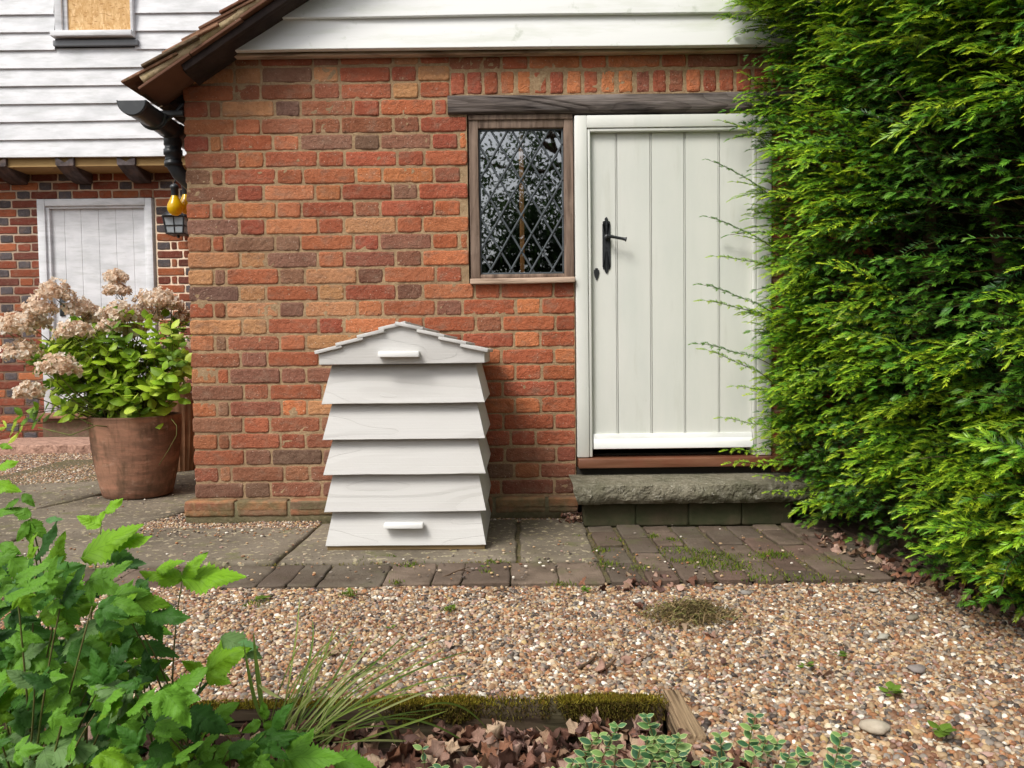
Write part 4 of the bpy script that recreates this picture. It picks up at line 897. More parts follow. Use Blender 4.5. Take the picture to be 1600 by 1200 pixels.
# ================================================================== PLANT HELPERS
def rotm(d,n):
    """local x along d, local z towards n"""
    d=np.asarray(d,float); d=d/np.linalg.norm(d); n=np.asarray(n,float); n=n-d*np.dot(n,d); n/=np.linalg.norm(n)+1e-9; y=np.cross(n,d); return np.stack([d,y,n],1)
def leafgrid(L=1,W=.35,nu=10,nv=4,fold=.15,droop=.2,serr=0,pleat=0,cup=0,power=.8,seed=0,tip=1.0,wav=0):
    u=np.linspace(0,1,nu+1); v=np.linspace(-1,1,2*nv+1)
    U,V=np.meshgrid(u,v,indexing='ij'); wd=W*np.sin(np.pi*np.clip(U,0,1)**power)**.85; wd[-1]=0
    wd=wd*(1-.0*U)
    sr=1+serr*np.where(np.abs(V)>.9,np.where((np.arange(nu+1)%2)[:,None],1,-1),0)
    X=U*L+np.abs(V)*serr*.0; Y=V*wd*sr
    Z=-fold*np.abs(V)*wd-droop*L*U**2+pleat*np.cos(2*np.pi*(U*7-1.5*np.abs(V)))*(1-np.abs(V)*.3)*np.sin(np.pi*U)
    if wav: Z=Z+wav*vn(np.stack([U*3,V,U*0+seed],-1),1.3,seed)
    Pn=np.stack([X,Y,Z],-1).reshape(-1,3); i=np.arange((nu+1)*(2*nv+1)).reshape(nu+1,-1)
    Q=np.stack([i[:-1,:-1],i[1:,:-1],i[1:,1:],i[:-1,1:]],-1).reshape(-1,4)
    return Pn,Q,np.stack([U,V,U*0],-1).reshape(-1,3)
def putleaf(acc,pos,R,size,proto,col):
    V,Q,UV=proto; acc.add((V*size)@R.T+pos,Q,col=col,uv=UV)
def rv(s=1): return rng.normal(0,s,3)

# ================================================================== HYDRANGEA in the pot
HY=thing('hydrangea',(pcx_,PYc,ztop-.05),'potted hydrangea with fresh green leaves and dry buff flower heads in the plain terracotta pot','shrub')
hb=np.array([pcx_,PYc,ztop-.05])
heads=[(181,436,17,.62),(183,456,17,.60),(88,462,27,.45),(62,486,22,.42),(246,474,30,.66),(226,498,24,.7),(268,480,20,.72),(188,494,27,.55),(126,487,24,.52),(118,522,27,.40),(150,500,18,.6),(24,515,28,.38),(52,508,24,.45),(5,512,22,.45),(36,556,28,.36),(90,578,30,.28),(46,616,22,.33),(210,520,18,.6),(175,512,20,.5),(286,498,13,.75)]
petals=[leafgrid(1,.55,3,1,fold=-.3,droop=d_,cup=0,wav=.15,seed=s_) for s_,d_ in ((1,.35),(2,-.3),(3,.1),(4,-.5))]
PCL=[SA(250,236,218),SA(244,226,204),SA(252,246,236),SA(236,212,188),SA(246,230,212),SA(218,188,160)]
stems=Acc()
def flower_head(par,c,rr,nf,yn=.85):
    a=Acc()
    for k in range(nf):
        d=rv(); d/=np.linalg.norm(d); d[2]=abs(d[2])*1.0-.35*random.random(); d/=np.linalg.norm(d)
        bump=1+.25*vn(d*2.2,1,int(rr*1e5)%50)
        rad_=rr*random.uniform(.62,1.0)*bump*(1 if random.random()>.2 else .6); p=c+d*rad_*np.array([1,1,.85]); fs=random.uniform(.011,.016)
        n=d+rv(.45); n/=np.linalg.norm(n); t_=np.cross(n,rv()); t_/=np.linalg.norm(t_); b_=np.cross(n,t_); cl=random.choice(PCL)*random.uniform(.9,1.1)
        for q in range(4):
            an=q*math.pi/2+random.uniform(-.25,.25); dd=(t_*math.cos(an)+b_*math.sin(an))+n*random.uniform(-.1,.45); putleaf(a,p,rotm(dd,n),fs*random.uniform(.8,1.2),random.choice(petals),cl)
    return a.build('flower_head',M['petal'],par)
def curve(p,q,n=10,sag=.0,wob=.01,up=.0):
    T_=np.linspace(0,1,n)[:,None]; p=np.asarray(p);q=np.asarray(q); C=p+(q-p)*T_; C[:,2]+=np.sin(np.pi*T_[:,0])*up; wv=rv(wob); wv2=rv(wob*.5); return C+np.sin(np.pi*T_)*wv+np.sin(2*np.pi*T_)*wv2
for (px_,py_,r_,Y_) in heads:
    c=P(px_,py_,Y_); rr=r_*(Y_+3.46)/1200*1.08; flower_head(HY,c,rr,int(55+rr*1900))
    st=hb+np.array([random.uniform(-.1,.1),random.uniform(-.1,.1),0]); C=curve(st,c-np.array([0,0,rr*.2]),12,wob=.03,up=-.02 if px_<100 else .03); stems.tube(C,np.linspace(.0042,.0022,12),n=6)
    for k in range(3):
        d=rv(); d/=np.linalg.norm(d); stems.tube([c-[0,0,rr*.6],c+d*rr*.6],.0013,n=4)
hl=[leafgrid(1,.36,7,3,fold=.25,droop=random.uniform(.05,.5),serr=.05,pleat=.012,power=.85,seed=k,wav=.05) for k in range(8)]
GL=[SA(166,198,54),SA(186,214,70),SA(146,184,52),SA(126,164,50),SA(200,222,92),SA(110,146,46)]
lv=Acc()
shoots=[]
for k in range(300):
    px_=random.uniform(70,292); py_=random.gauss(572,50)
    e=((px_-182)/118)**2+((py_-575)/92)**2
    if e>1.0 or py_>655 or px_>292: continue
    shoots.append((px_,py_,.40+.45*random.random()))
shoots+= [(258,495,.7),(285,498,.75),(282,510,.72),(80,535,.4),(60,560,.35),(55,568,.36),(35,650,.35),(10,668,.36),(60,640,.4),(105,640,.4),(140,640,.5),(240,640,.5),(265,620,.6),(215,640,.45),(245,560,.6),(270,560,.65),(225,530,.6),(175,540,.5),(150,545,.5),(120,560,.45),(175,600,.4),(200,620,.4),(240,600,.45),(160,630,.42)]
for (px_,py_,Y_) in shoots:
    c=P(px_,py_,Y_); st=hb+np.array([random.uniform(-.12,.12),random.uniform(-.12,.12),0]); C=curve(st,c,9,wob=.025,up=.02); stems.tube(C,np.linspace(.0035,.0015,9),n=5)
    ax=C[-1]-C[-3]; ax/=np.linalg.norm(ax); ax=ax+np.array([0,-.1,.6]); ax/=np.linalg.norm(ax)
    base_h=np.clip((c[2]-.55)/.5,0,1); br=random.choice(GL)*(1.0)
    ph=random.uniform(0,6.3)
    for lev in range(random.choice([2,3,3])):
        for s_ in (0,math.pi):
            an=ph+lev*math.pi/2+s_; t_=np.cross(ax,[.3,1,.2]); t_/=np.linalg.norm(t_); b_=np.cross(ax,t_); d=t_*math.cos(an)+b_*math.sin(an)
            out=d*(.9-.35*(lev==0))+ax*(.35+.5*(lev==0)); R=rotm(out,ax*1.0-d*.3); sz=random.uniform(.055,.09)*(1 if lev else .75)
            putleaf(lv,c-ax*lev*.03,R,sz,random.choice(hl),br*random.uniform(.75,1.2))
# low arching green shoot on the left
C=[G(140,650,0)*0+hb+[-.05,-.1,0],P(150,665,.3),P(110,680,.28),P(60,668,.3)]
stems.tube(np.array(C),.003,n=5)
stems.tube([P(268,655,.45),P(276,665,.42),P(276,680,.41),P(262,705,.41),P(248,727,.42)],.0018,n=5,col=(1,1,1))
lv.build('foliage',M['hyd'],HY); stems.build('stems',M['stem'],HY)
HY2=thing('hydrangea',(P2x,P2y,h2-.05),'small hydrangea with withered buff heads in the ribbed pot, mostly hidden by the wall','shrub')
for (px_,py_,r_) in ((293,540,20),(288,590,20),(300,620,18)): flower_head(HY2,P(px_,py_,P2y-.1),r_*5/1200,90)
a=Acc(); lv=Acc()
for k in range(14):
    e=P(random.uniform(262,310),random.uniform(500,590),P2y-.1*random.random()); a.tube(curve([P2x,P2y,h2-.05],e,8,wob=.03),np.linspace(.004,.0015,8),n=5)
    for q in range(5): d=rv(); d[2]=abs(d[2])*.4; putleaf(lv,e,rotm(d,[0,-.3,1]),random.uniform(.045,.07),random.choice(hl),random.choice(GL)*.8)
a.build('stems',M['stem'],HY2); lv.build('foliage',M['hyd'],HY2)

# ================================================================== YEW HEDGE
YH=thing('yew_hedge',(1.55,-1.0,0),'tall dark green yew hedge with bright lime new shoots, right of the white door','hedge')
def kite(b,d,wv,L,W): # needle as folded 4-point blade
    return [b,b+d*L*.35-wv*W*.5,b+d*L,b+d*L*.35+wv*W*.5]
def sprig(L=.17,bright=.5,droopf=.17,side=8,dens=1.0,seed=0,whip=False,newL=.042):
    R=np.random.default_rng(seed); V=[];C=[]
    def axis(s): return np.array([s,.012*math.sin(s*30+seed),.10*s-droopf*s*s/L*1.0])
    dark=SA(42,80,40); mid=SA(78,128,44); lime=SA(184,210,52); lime2=SA(122,172,48); stemc=SA(84,70,40)
    n=9; ax=[axis(s) for s in np.linspace(0,L,n)]
    for i in range(n-1):  # stem quads (two crossed)
        p,q=ax[i],ax[i+1]; r_=.0016*(1-.5*i/n)
        for wv in (np.array([0,1,0]),np.array([0,0,1.0])): V+=[p-wv*r_,p+wv*r_,q+wv*r_,q-wv*r_]; C+=[stemc]*4
    nn=int((16 if whip else 30)*dens)
    for i in range(nn):
        s=L*(.03+.85*i/nn); b=axis(s)
        for sd in (-1,1):
            d=np.array([.62+R.normal(0,.12),sd*(.8+R.normal(0,.1)),.18+R.normal(0,.16)]); d/=np.linalg.norm(d); wv=np.array([.5,-.5*sd*.0+.0,.0])+np.array([0,0,.35]); wv=np.cross(d,[0,0,1.0]); wv/=np.linalg.norm(wv); wv=wv*.9+np.array([0,0,.45])*R.choice([-1,1])
            V+=kite(b,d,wv,.021*(1-.25*i/nn)*R.uniform(.8,1.15),.0031); c=(dark*(1-.5*R.random())+mid*.5*R.random()); C+=[c]*4
    def shoot(b,dr,l,br):
        k=int(6+l*115); up=np.array([0,0,1.0]); sdv=np.cross(up,dr); sdv/=np.linalg.norm(sdv)+1e-9
        for i in range(k):
            f=i/k; p=b+dr*l*f+np.array([0,0,-.19*l*f*f*1.6]); dl=dr+np.array([0,0,-.6*f]); dl/=np.linalg.norm(dl)
            for sd in (-1,1):
                d=dl*.85+sdv*sd*(.62-.25*f)+up*(.22*R.normal(0,.6)+.12-.2*f); d/=np.linalg.norm(d); wv=np.cross(d,up); wv/=np.linalg.norm(wv)+1e-9; wv=wv*.9+up*.4*R.choice([-1,1])
                nl=.0195*(1-.38*f)*R.uniform(.85,1.15)
                c=(lime2*(1-f)+lime*f) if br>.5 else (mid*1.1*(1-f)+lime2*.72*f); V.extend(kite(p,d,wv,nl,.0035)); C.extend([c*R.uniform(.85,1.1)]*4)
    for i in range(side):
        s=L*(.18+.78*i/side); sd=1 if i%2 else -1; dr=np.array([.72,sd*(.62+R.normal(0,.12)),.15+R.normal(0,.12)]); dr/=np.linalg.norm(dr)
        l=newL*(R.uniform(.5,1.15)); shoot(axis(s),dr,l,bright+R.normal(0,.12))
    shoot(axis(L),np.array([.95,.0,-.1]),newL*1.1,bright+.1)
    V=np.array(V); return V,np.arange(len(V)).reshape(-1,4),np.array(C)
bri=[sprig(L=.15+.02*k,bright=.9,seed=k,side=8+k) for k in range(3)]
drk=[sprig(L=.15+.02*k,bright=.1,seed=10+k,side=6,newL=.026) for k in range(3)]
old=[sprig(L=.19,bright=0,seed=20+k,side=1,newL=.018) for k in range(2)]
# face of the hedge: x as a function of (y,z)
def hface(y,z):
    base=1.15+.085*np.clip(-y-.3,0,3)
    prof=.14*np.clip((z-1.0)/1.0,-1,1)**2*np.where(z>1,-.25,.75)+.02
    q=np.stack([y*0,y,z],-1); return base+prof+.07*vn(q,2.2,11)+.085*vn(q*[1,.8,1.5],4.2,12)+.03*vn(q,9,13)
fol=Acc()
def place(protos,N,depth,ylo,yhi,zlo,zhi,smin,smax,bmul,accept=None,outb=1.0):
    y=rng.uniform(ylo,yhi,N); z=rng.uniform(zlo,zhi,N)
    if accept is not None: k=accept(y,z); y=y[k]; z=z[k]; N=len(y)
    x=hface(y,z)+rng.uniform(depth[0],depth[1],N)
    pos=np.column_stack([x,y,z])
    idx=rng.integers(0,len(protos),N)
    d=np.column_stack([-1.0*np.ones(N),rng.normal(-.30,.38,N)*outb,rng.normal(.10,.22,N)]); d/=np.linalg.norm(d,axis=1)[:,None]
    up=np.column_stack([rng.normal(-.25,.25,N),rng.normal(-.35,.35,N),np.ones(N)]); up-=d*(up*d).sum(1)[:,None]; up/=np.linalg.norm(up,axis=1)[:,None]
    ly=np.cross(up,d); s=rng.uniform(smin,smax,N); R=np.stack([d,ly,up],-1)*s[:,None,None]
    cm=bmul*rng.uniform(.75,1.2,N)[:,None]*np.column_stack([rng.uniform(.85,1.15,N),np.ones(N),rng.uniform(.8,1.2,N)])
    for i,(V,Q,C) in enumerate(protos):
        k=idx==i
        if k.any(): fol.inst(V,Q,C,R[k],pos[k]-0,colmul=cm[k])
YL,YHh=-2.15,-.06
clump=lambda y,z: vn(np.stack([y*0,y,z],-1),4.2,31)
zmin=lambda y: .02+0*y
place(bri,2200,(.02,.13),YL,YHh,.10,2.75,.8,1.2,1.0,lambda y,z:(clump(y,z)>np.where(y<-1.1,-.2,-.18))&(z>.10))
place(drk,2100,(.04,.20),YL,YHh,.03,2.75,.8,1.25,1.15,lambda y,z:(clump(y,z)>-.55))
place(old,1100,(.08,.26),YL,YHh,.04,2.75,.8,1.3,1.0)
place(drk+old,1000,(.25,.45),YL,YHh,.06,2.75,.9,1.3,.85)
# crown of the hedge seen over the gable boards and its front end
place(bri,160,(-.05,.1),-.55,-.1,2.05,2.6,.8,1.1,1.0)
wh=sprig(L=.33,bright=.35,droopf=.16,side=16,dens=1.3,seed=40,whip=True,newL=.034); wh2=sprig(L=.26,bright=.75,droopf=.2,side=14,dens=1.3,seed=41,whip=True,newL=.036)
for (px_,py_,qx,qy,Y_,pr) in [(1112,252,1205,300,-.3,wh),(1108,340,1205,378,-.32,wh),(1120,402,1205,415,-.3,wh2),(1100,446,1212,482,-.33,wh),(1105,472,1205,495,-.28,wh2),(1092,538,1205,560,-.35,wh),(1108,550,1200,590,-.36,wh2),(1130,190,1200,220,-.25,wh2),(1132,655,1210,668,-.4,wh2),(1150,605,1215,612,-.4,wh2),(1140,705,1215,705,-.42,wh2),(1145,725,1230,722,-.45,wh2),(1172,505,1220,520,-.3,wh2),(1160,370,1210,385,-.25,wh2),(1175,215,1215,230,-.25,wh2),(1172,10,1230,45,-.3,wh2),(1180,60,1240,80,-.3,wh2),(1168,125,1230,120,-.25,wh2),(1190,745,1250,750,-.55,wh2),(1205,770,1260,770,-.6,wh2),(1165,5,1220,0,-.3,wh2),(1190,28,1250,40,-.4,wh2),(1175,320,1215,330,-.2,wh2),(1150,285,1210,300,-.22,wh2)]:
    e=P(px_,py_,Y_); b_=P(qx,qy,Y_+.06); d=e-b_; L0=np.linalg.norm(d); Ls=.33 if pr is wh else .26; sc_=L0/Ls*1.05; sc_=max(sc_,.75)
    R=rotm(d+[0,0,.15*L0],[0,-.45,1])*sc_; fol.inst(*pr,R[None],(e-R@np.array([Ls,0,.1*Ls-(.16 if pr is wh else .2)*Ls]))[None],colmul=np.array([[1,1,1.]]))
fo=fol.build('foliage',M['yew'],YH,smooth=False)
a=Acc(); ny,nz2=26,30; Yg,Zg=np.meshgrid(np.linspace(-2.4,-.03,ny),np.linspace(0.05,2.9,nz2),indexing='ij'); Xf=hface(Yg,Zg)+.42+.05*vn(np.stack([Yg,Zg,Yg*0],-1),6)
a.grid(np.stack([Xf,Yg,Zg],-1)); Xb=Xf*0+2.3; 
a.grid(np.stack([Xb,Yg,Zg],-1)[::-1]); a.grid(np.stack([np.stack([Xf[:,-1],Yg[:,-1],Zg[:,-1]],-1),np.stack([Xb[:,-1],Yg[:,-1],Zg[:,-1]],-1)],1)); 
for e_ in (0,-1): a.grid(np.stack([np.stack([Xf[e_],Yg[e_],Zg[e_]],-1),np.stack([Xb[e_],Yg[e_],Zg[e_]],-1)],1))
a.build('shade_core',M['core'],YH)  # lumpy solid replacing the twig mass, its dark colour paints the inner shade
a=Acc()
for k in range(70):
    y=random.uniform(-2.0,-.15); z=random.uniform(.1,2.5); x1=float(hface(np.array([y]),np.array([z]))[0])+.06
    p=np.array([1.75,y+random.uniform(0,.5),max(.02,z-random.uniform(.1,.5))]); a.tube(curve(p,[x1,y,z],9,wob=.03),np.linspace(.012,.002,9),n=6)
for k in range(6): x=1.55+random.uniform(-.1,.3); y=-.3-.33*k; a.tube(curve([x,y,-.1],[x+.1,y+.1,2.4],8,wob=.05),np.linspace(.045,.02,8),n=8)
a.build('branches',M['twig'],YH)
# ================================================================== TIMBER EDGING
T1=thing('edging_board',(-.2,-1.83,-.05),'long horizontal edging board with cushions of yellow-green moss, between gravel and leaf litter','edging')
a=Acc(); zt1=G(700,1092,-.02)
a.bbox(-1.7,.318,-1.845,-1.803,-.12,-.016,b=.004,warp=.004,seg=60); a.build('board',M['timber'],T1,angle=30)
a=Acc()
def mossy(a,cx,cy,z,rx,ry,n,hh=.010,face=None):
    for k in range(n):
        x=cx+random.gauss(0,rx*.5); y=cy+random.uniform(-ry,ry); e=1-min(1,((x-cx)/rx)**2)
        lump=vn(np.array([x*40,y*60,z*40]),1,3); 
        if random.random()>(e+lump*.5)*1.3: continue
        h=hh*random.uniform(.4,1.1)*(.35+e)*(1+.5*lump); d=np.array([random.gauss(0,.5),random.gauss(-.25,.5),1.0]) if face is None else np.array(face)+rv(.45); d/=np.linalg.norm(d)
        w_=np.cross(d,rv()); w_/=np.linalg.norm(w_); zz_=random.uniform(-1,1)*ry*(.3+.7*e*(.6+.6*(vn(np.array([x*25,0,0]),1,8)+1)*.5)); b_=np.array([x,y,z]) if face is None else np.array([x,cy,z+ry-abs(zz_)*1.6])
        c=random.choice([SA(146,132,44),SA(120,112,36),SA(164,150,62),SA(96,92,32),SA(128,104,44)] if face is None else [SA(92,84,34),SA(70,62,28),SA(110,100,44),SA(84,66,36)])*random.uniform(.6,1.15)
        a.add([b_-w_*.0014,b_+w_*.0014,b_+d*h+w_*.0005,b_+d*h-w_*.0005],[(0,1,2,3)],col=c)
for (px_,wd,n) in ((400,60,900),(480,70,900),(560,60,700),(650,75,2200),(720,60,2000),(330,40,500),(905,50,2200),(960,50,2400),(1000,30,700),(850,20,200),(310,60,500),(360,60,500),(440,60,600),(520,60,600),(600,60,700),(800,60,350),(1020,30,300)):
    x=G(px_,1092,-.016)[0]; r_=wd*1.63/1200
    mossy(a,x,-1.824,-.016,r_,.022,int(n*.8),.009 if px_>600 else .006)
    if px_>600: mossy(a,x,-1.846,-.035,r_*.9,.025,int(n*.55),.010,face=(0,-.8,-.2))
a.build('moss',M['moss'],T1,smooth=False)
T2=thing('edging_board',(.34,-2.0,-.05),'short pale edging board end running towards the viewer from the corner of the mossy one','edging')
a=Acc(); a.bbox(-.019,.019,-.19,.02,-.07,.0,b=.004,warp=.003,seg=20,M=Matrix.Translation((.345,-1.805,-.012))@Matrix.Rotation(rad(3),4,'Z')); a.build('board',M['timber2'],T2,angle=30)

# ================================================================== LEAF LITTER (uncountable)
lp=[]
for k in range(8):
    V,Q,UV=leafgrid(1,.38,7,3,fold=random.uniform(-.9,1.1),droop=random.uniform(-.5,.9),power=.9,serr=.12,seed=k,wav=.35)
    lob=1+.28*np.sin(V[:,0]*17+k); V[:,1]*=lob; lp.append((V,Q,UV))
LC=[SA(160,128,104),SA(186,160,134),SA(126,90,76),SA(108,74,60),SA(170,134,118),SA(92,66,56),SA(140,98,76),SA(184,152,136),SA(120,92,84)]
a=Acc()
def drop(a,x,y,z,s,tl=.5):
    yaw=random.uniform(0,6.28); d=np.array([math.cos(yaw),math.sin(yaw),random.gauss(0,tl*.6)]); n=np.array([random.gauss(0,tl),random.gauss(0,tl),1.0]); putleaf(a,np.array([x,y,z]),rotm(d,n),s,random.choice(lp),random.choice(LC)*random.uniform(.7,1.15))
for k in range(1500):
    x=random.uniform(-1.2,.335); y=random.uniform(-2.35,-1.85); drop(a,x,y,-.085+.035*abs(vn(np.array([x,y,0.]),5))+random.uniform(0,.03),random.uniform(.03,.06),.7)
for k in range(60): drop(a,.36+random.random()*.1,-2.2+random.random()*.2,-.02,.03,.4)
tag(a.build('leaf_litter',M['litter']),'brown curled dead leaves filling the bed in front of the mossy board','leaf litter',kind='stuff')
a=Acc()
for k in range(150):   # under the hedge
    t_=random.random(); y=-.45-1.35*t_+random.gauss(0,.05); x=1.17+.24*t_+abs(random.gauss(.02,.09))+(-.03); drop(a,x,y,-.004+random.uniform(0,.02),random.uniform(.025,.05),.5)
for k in range(24): p=G(random.gauss(1015,45),random.uniform(906,925),-.015); drop(a,p[0],p[1],-.012+random.uniform(0,.012),random.uniform(.022,.045),.5)
for k in range(60): drop(a,.27+random.gauss(0,.03),-.05-random.random()*.12,random.uniform(0,.02),random.uniform(.018,.03),.6)
for k in range(14): p=G(random.uniform(420,1500),random.uniform(925,1060),-.02); drop(a,p[0],p[1],-.008,random.uniform(.02,.04),.35)
for k in range(60): drop(a,-1.47+random.gauss(0,.02),.02+random.random()*.25,random.uniform(0,.02),random.uniform(.02,.035),.6)
tag(a.build('fallen_leaves',M['litter']),'scattered brown dead leaves along the foot of the hedge and on the gravel','fallen leaves',kind='stuff')

# ================================================================== SMALL GREENERY IN THE PAVING (uncountable)
a=Acc()
spots=[(950,885,.03,120),(1000,890,.03,90),(1095,865,.03,110),(1085,880,.04,260),(1140,888,.05,260),(1120,872,.04,160),(1210,868,.03,200),(1190,872,.03,80),(1055,860,.04,90),(1240,905,.03,60),(1020,840,.015,60),(1050,845,.015,60),(940,862,.02,80),(960,845,.02,60),(900,840,.012,30),(770,880,.02,60),(760,895,.012,30),(570,878,.015,50),(612,873,.012,40),(640,885,.02,60),(400,945,.02,50),(545,930,.012,40),(620,912,.012,40),(700,955,.01,30),(1180,905,.03,80),(1290,905,.04,50),(1300,880,.03,60),(880,915,.02,60)]
for (px_,py_,r_,n) in spots:
    g0=G(px_,py_,-.006)
    for k in range(n):
        b_=g0+np.array([random.gauss(0,r_),random.gauss(0,r_*.8),0]); b_[2]=-.006
        h=random.uniform(.006,.020); d=np.array([random.gauss(0,.55),random.gauss(0,.55),1.0]); d/=np.linalg.norm(d); w_=np.cross(d,rv()); w_/=np.linalg.norm(w_)
        c=random.choice([SA(96,120,38),SA(78,104,34),SA(120,132,44),SA(110,118,48)])*random.uniform(.7,1.1); a.add([b_-w_*.0012,b_+d*h*.5-w_*.0018,b_+d*h,b_+d*h*.5+w_*.0018],[(0,1,2,3)],col=c)
for k in range(5200):   # joint moss between the paving bricks
    x=random.uniform(-.9,1.25) if k%4 else random.uniform(.3,1.2); y=random.uniform(-1.0,-.74) if x<.3 else random.uniform(-1.0,-.3)
    col_=(x-.318)/.116; fx=abs(col_-round(col_))*.116
    if x>.3 and fx>.013: continue
    if x<.3 and min(abs(y+.75),abs(y+.998))>.012: continue
    if vn(np.array([x,y,0.]),6,3)<.0: continue
    b_=np.array([x,y,-.010]); h=random.uniform(.003,.010); d=np.array([random.gauss(0,.5),random.gauss(0,.5),1.0]); w_=np.cross(d,rv()); w_/=np.linalg.norm(w_)
    a.add([b_-w_*.0015,b_+w_*.0015,b_+d*h+w_*.001,b_+d*h-w_*.001],[(0,1,2,3)],col=random.choice([SA(118,112,40),SA(96,104,36),SA(140,128,60)])*random.uniform(.7,1.1))
tag(a.build('paving_moss',M['moss'],smooth=False),'moss and tiny weeds growing in the joints of the brick paving','moss',kind='stuff')

# little seedlings on the gravel: each one its own plant
sl_=leafgrid(1,.42,4,2,fold=.2,droop=.3)
for (px_,py_,s_,nm) in [(705,955,.022,'tiny bright green seedling on the gravel below the composter'),(1313,1028,.018,'seedling on the right of the gravel with pale tip'),(1392,1088,.026,'lone green weed on the open gravel at lower right'),(915,928,.02,'small weed by the path edge left of the dead leaves'),(545,932,.02,'seedling at the path edge under the left corner of the composter'),(408,942,.028,'weed tuft on the gravel by the bramble tip'),(760,893,.02,'tiny weed in the paving right of the composter'),(1260,1045,.02,'small two-stemmed seedling in the middle of the right-hand gravel'),(610,985,.014,'very small yellow-green seedling above the grass tuft'),(1470,1155,.03,'bright yellow-green leafy seedling in the coarse pebbles at bottom right')]:
    g0=G(px_,py_,-.02); t_=thing('seedling',tuple(g0),nm,'weed',group='seedlings sprouting in the gravel'); a=Acc()
    for k in range(9):
        an=random.uniform(0,6.3); d=np.array([math.cos(an),math.sin(an),random.uniform(.2,1.0)]); putleaf(a,g0+np.array([0,0,.004+random.random()*s_*.5])+d*.004,rotm(d,[0,0,1]),s_*random.uniform(.5,1),sl_,SA(110,140,52)*random.uniform(.7,1.25))
    a.build('leaves',M['hyd'],t_)

# ================================================================== TWIGS AND STONES ON THE GRAVEL
TWS=[(905,1043,930,1022,.0045,'short forked brown twig on the gravel below the dry grass clump'),(940,1048,962,1044,.005,'stubby curved twig lying right of the forked one'),(1002,1030,1022,1022,.002,'thin twig near the green leaf on the gravel'),(1062,1048,1100,1049,.0018,'thin reddish twig in the middle of the gravel'),(545,932,580,934,.003,'dark twig at the path edge under the composter'),(680,905,740,897,.003,'curved dry twig lying on the paving right of the composter'),(1405,918,1432,940,.0025,'brown twig on the gravel beside the hedge foot'),(770,925,800,926,.003,'pale flat twig along the path edge')]
for (x0,y0,x1,y1,r_,lb) in TWS:
    zz=.004 if y0<905 else -.012; p,q=G(x0,y0,zz),G(x1,y1,zz); a=Acc(); C=curve(p,q,8,wob=.006,up=.006); a.tube(C,np.linspace(r_,r_*.5,8),n=6); m_=C[4]; a.tube([m_,m_+(q-p)*.25+np.array([.004,.012,.004])],[r_*.6,r_*.3],n=5)
    o=a.build('twig',M['twig']); tag(o,lb,'twig','twigs lying on the gravel and path')
STN=[(1367,1139,.030,S(176,164,146),'large flat buff stone in the gravel at lower right'),(1433,1047,.026,S(132,124,120),'pointed grey flint on the right of the gravel'),(1380,997,.018,S(176,172,160),'pale oval stone left of the grey flint'),(1424,967,.02,S(134,126,112),'brownish stone near the hedge foot'),(1366,924,.016,S(168,162,152),'small grey stone near the hedge where the path ends'),(1165,928,.018,S(140,134,128),'grey stone behind the dry grass clump'),(1124,921,.016,S(128,120,112),'dark flat stone by the path edge right of the dead leaves'),(1000,942,.016,S(128,122,114),'grey wedge stone left of the dry grass clump'),(262,805,.022,S(172,154,128),'flat buff stone on the gravel at the plinth corner')]
for (px_,py_,r_,c_,lb) in STN:
    g0=G(px_,py_,-.016); bm=bmesh.new(); bmesh.ops.create_icosphere(bm,subdivisions=3,radius=1); V=np.array([v.co[:] for v in bm.verts]); T_=[[v.index for v in f.verts] for f in bm.faces]; bm.free()
    V=V*(1+.28*vn(V,1.1,int(px_))[:,None]+.08*vn(V,3,int(py_))[:,None]); V=V+np.round(V*2.2)*.10; V=V*[r_*.78,r_*.56,r_*.30]; an=random.uniform(-.6,.6); V=V@np.array([[math.cos(an),math.sin(an),0],[-math.sin(an),math.cos(an),0],[0,0,1]])
    a=Acc(); a.add(V+g0+[0,0,.004 if py_>850 else .01],T=T_,col=c_); o=a.build('stone',mat('stone_face',None,rough=.8,var=[(30,I1,('*',(.75,.73,.7)),.7,.4,.65)],bump=[(50,I1,.003)]) if 'stone_face' not in bpy.data.materials else bpy.data.materials['stone_face'],angle=60)
    tag(o,lb,'stone','larger stones lying in the gravel')

# ================================================================== DRY GRASS CLUMP on the gravel
g0=G(1075,965,-.02); a=Acc()
for k in range(1500):
    x=random.gauss(0,.055); y=random.gauss(0,.04); hgt=.042*math.exp(-(x/.07)**2-(y/.05)**2); b_=g0+np.array([x,y,.008+hgt*random.random()]); an=random.gauss(0,1.0) if random.random()<.7 else random.uniform(0,6.3); d=np.array([math.cos(an),math.sin(an),random.gauss(.1,.5)]); d/=np.linalg.norm(d); l=random.uniform(.015,.05); w_=np.cross(d,rv()); w_/=np.linalg.norm(w_)
    m_=b_+d*l*.5+np.array([0,0,.004]); e=b_+d*l+np.array([0,0,-.008]); ww=.0011
    a.add([b_-w_*ww,b_+w_*ww,m_+w_*ww,m_-w_*ww,e+w_*ww*.3,e-w_*ww*.3],[(0,1,2,3),(3,2,4,5)],col=random.choice([SA(164,142,104),SA(120,106,66),SA(136,116,86),SA(98,84,60),SA(140,138,84),SA(84,74,50)])*random.uniform(.7,1.1))
tag(a.build('dry_grass_clump',M['moss'],smooth=False),'pulled up clump of dry matted grass and moss lying on the gravel','grass clump')

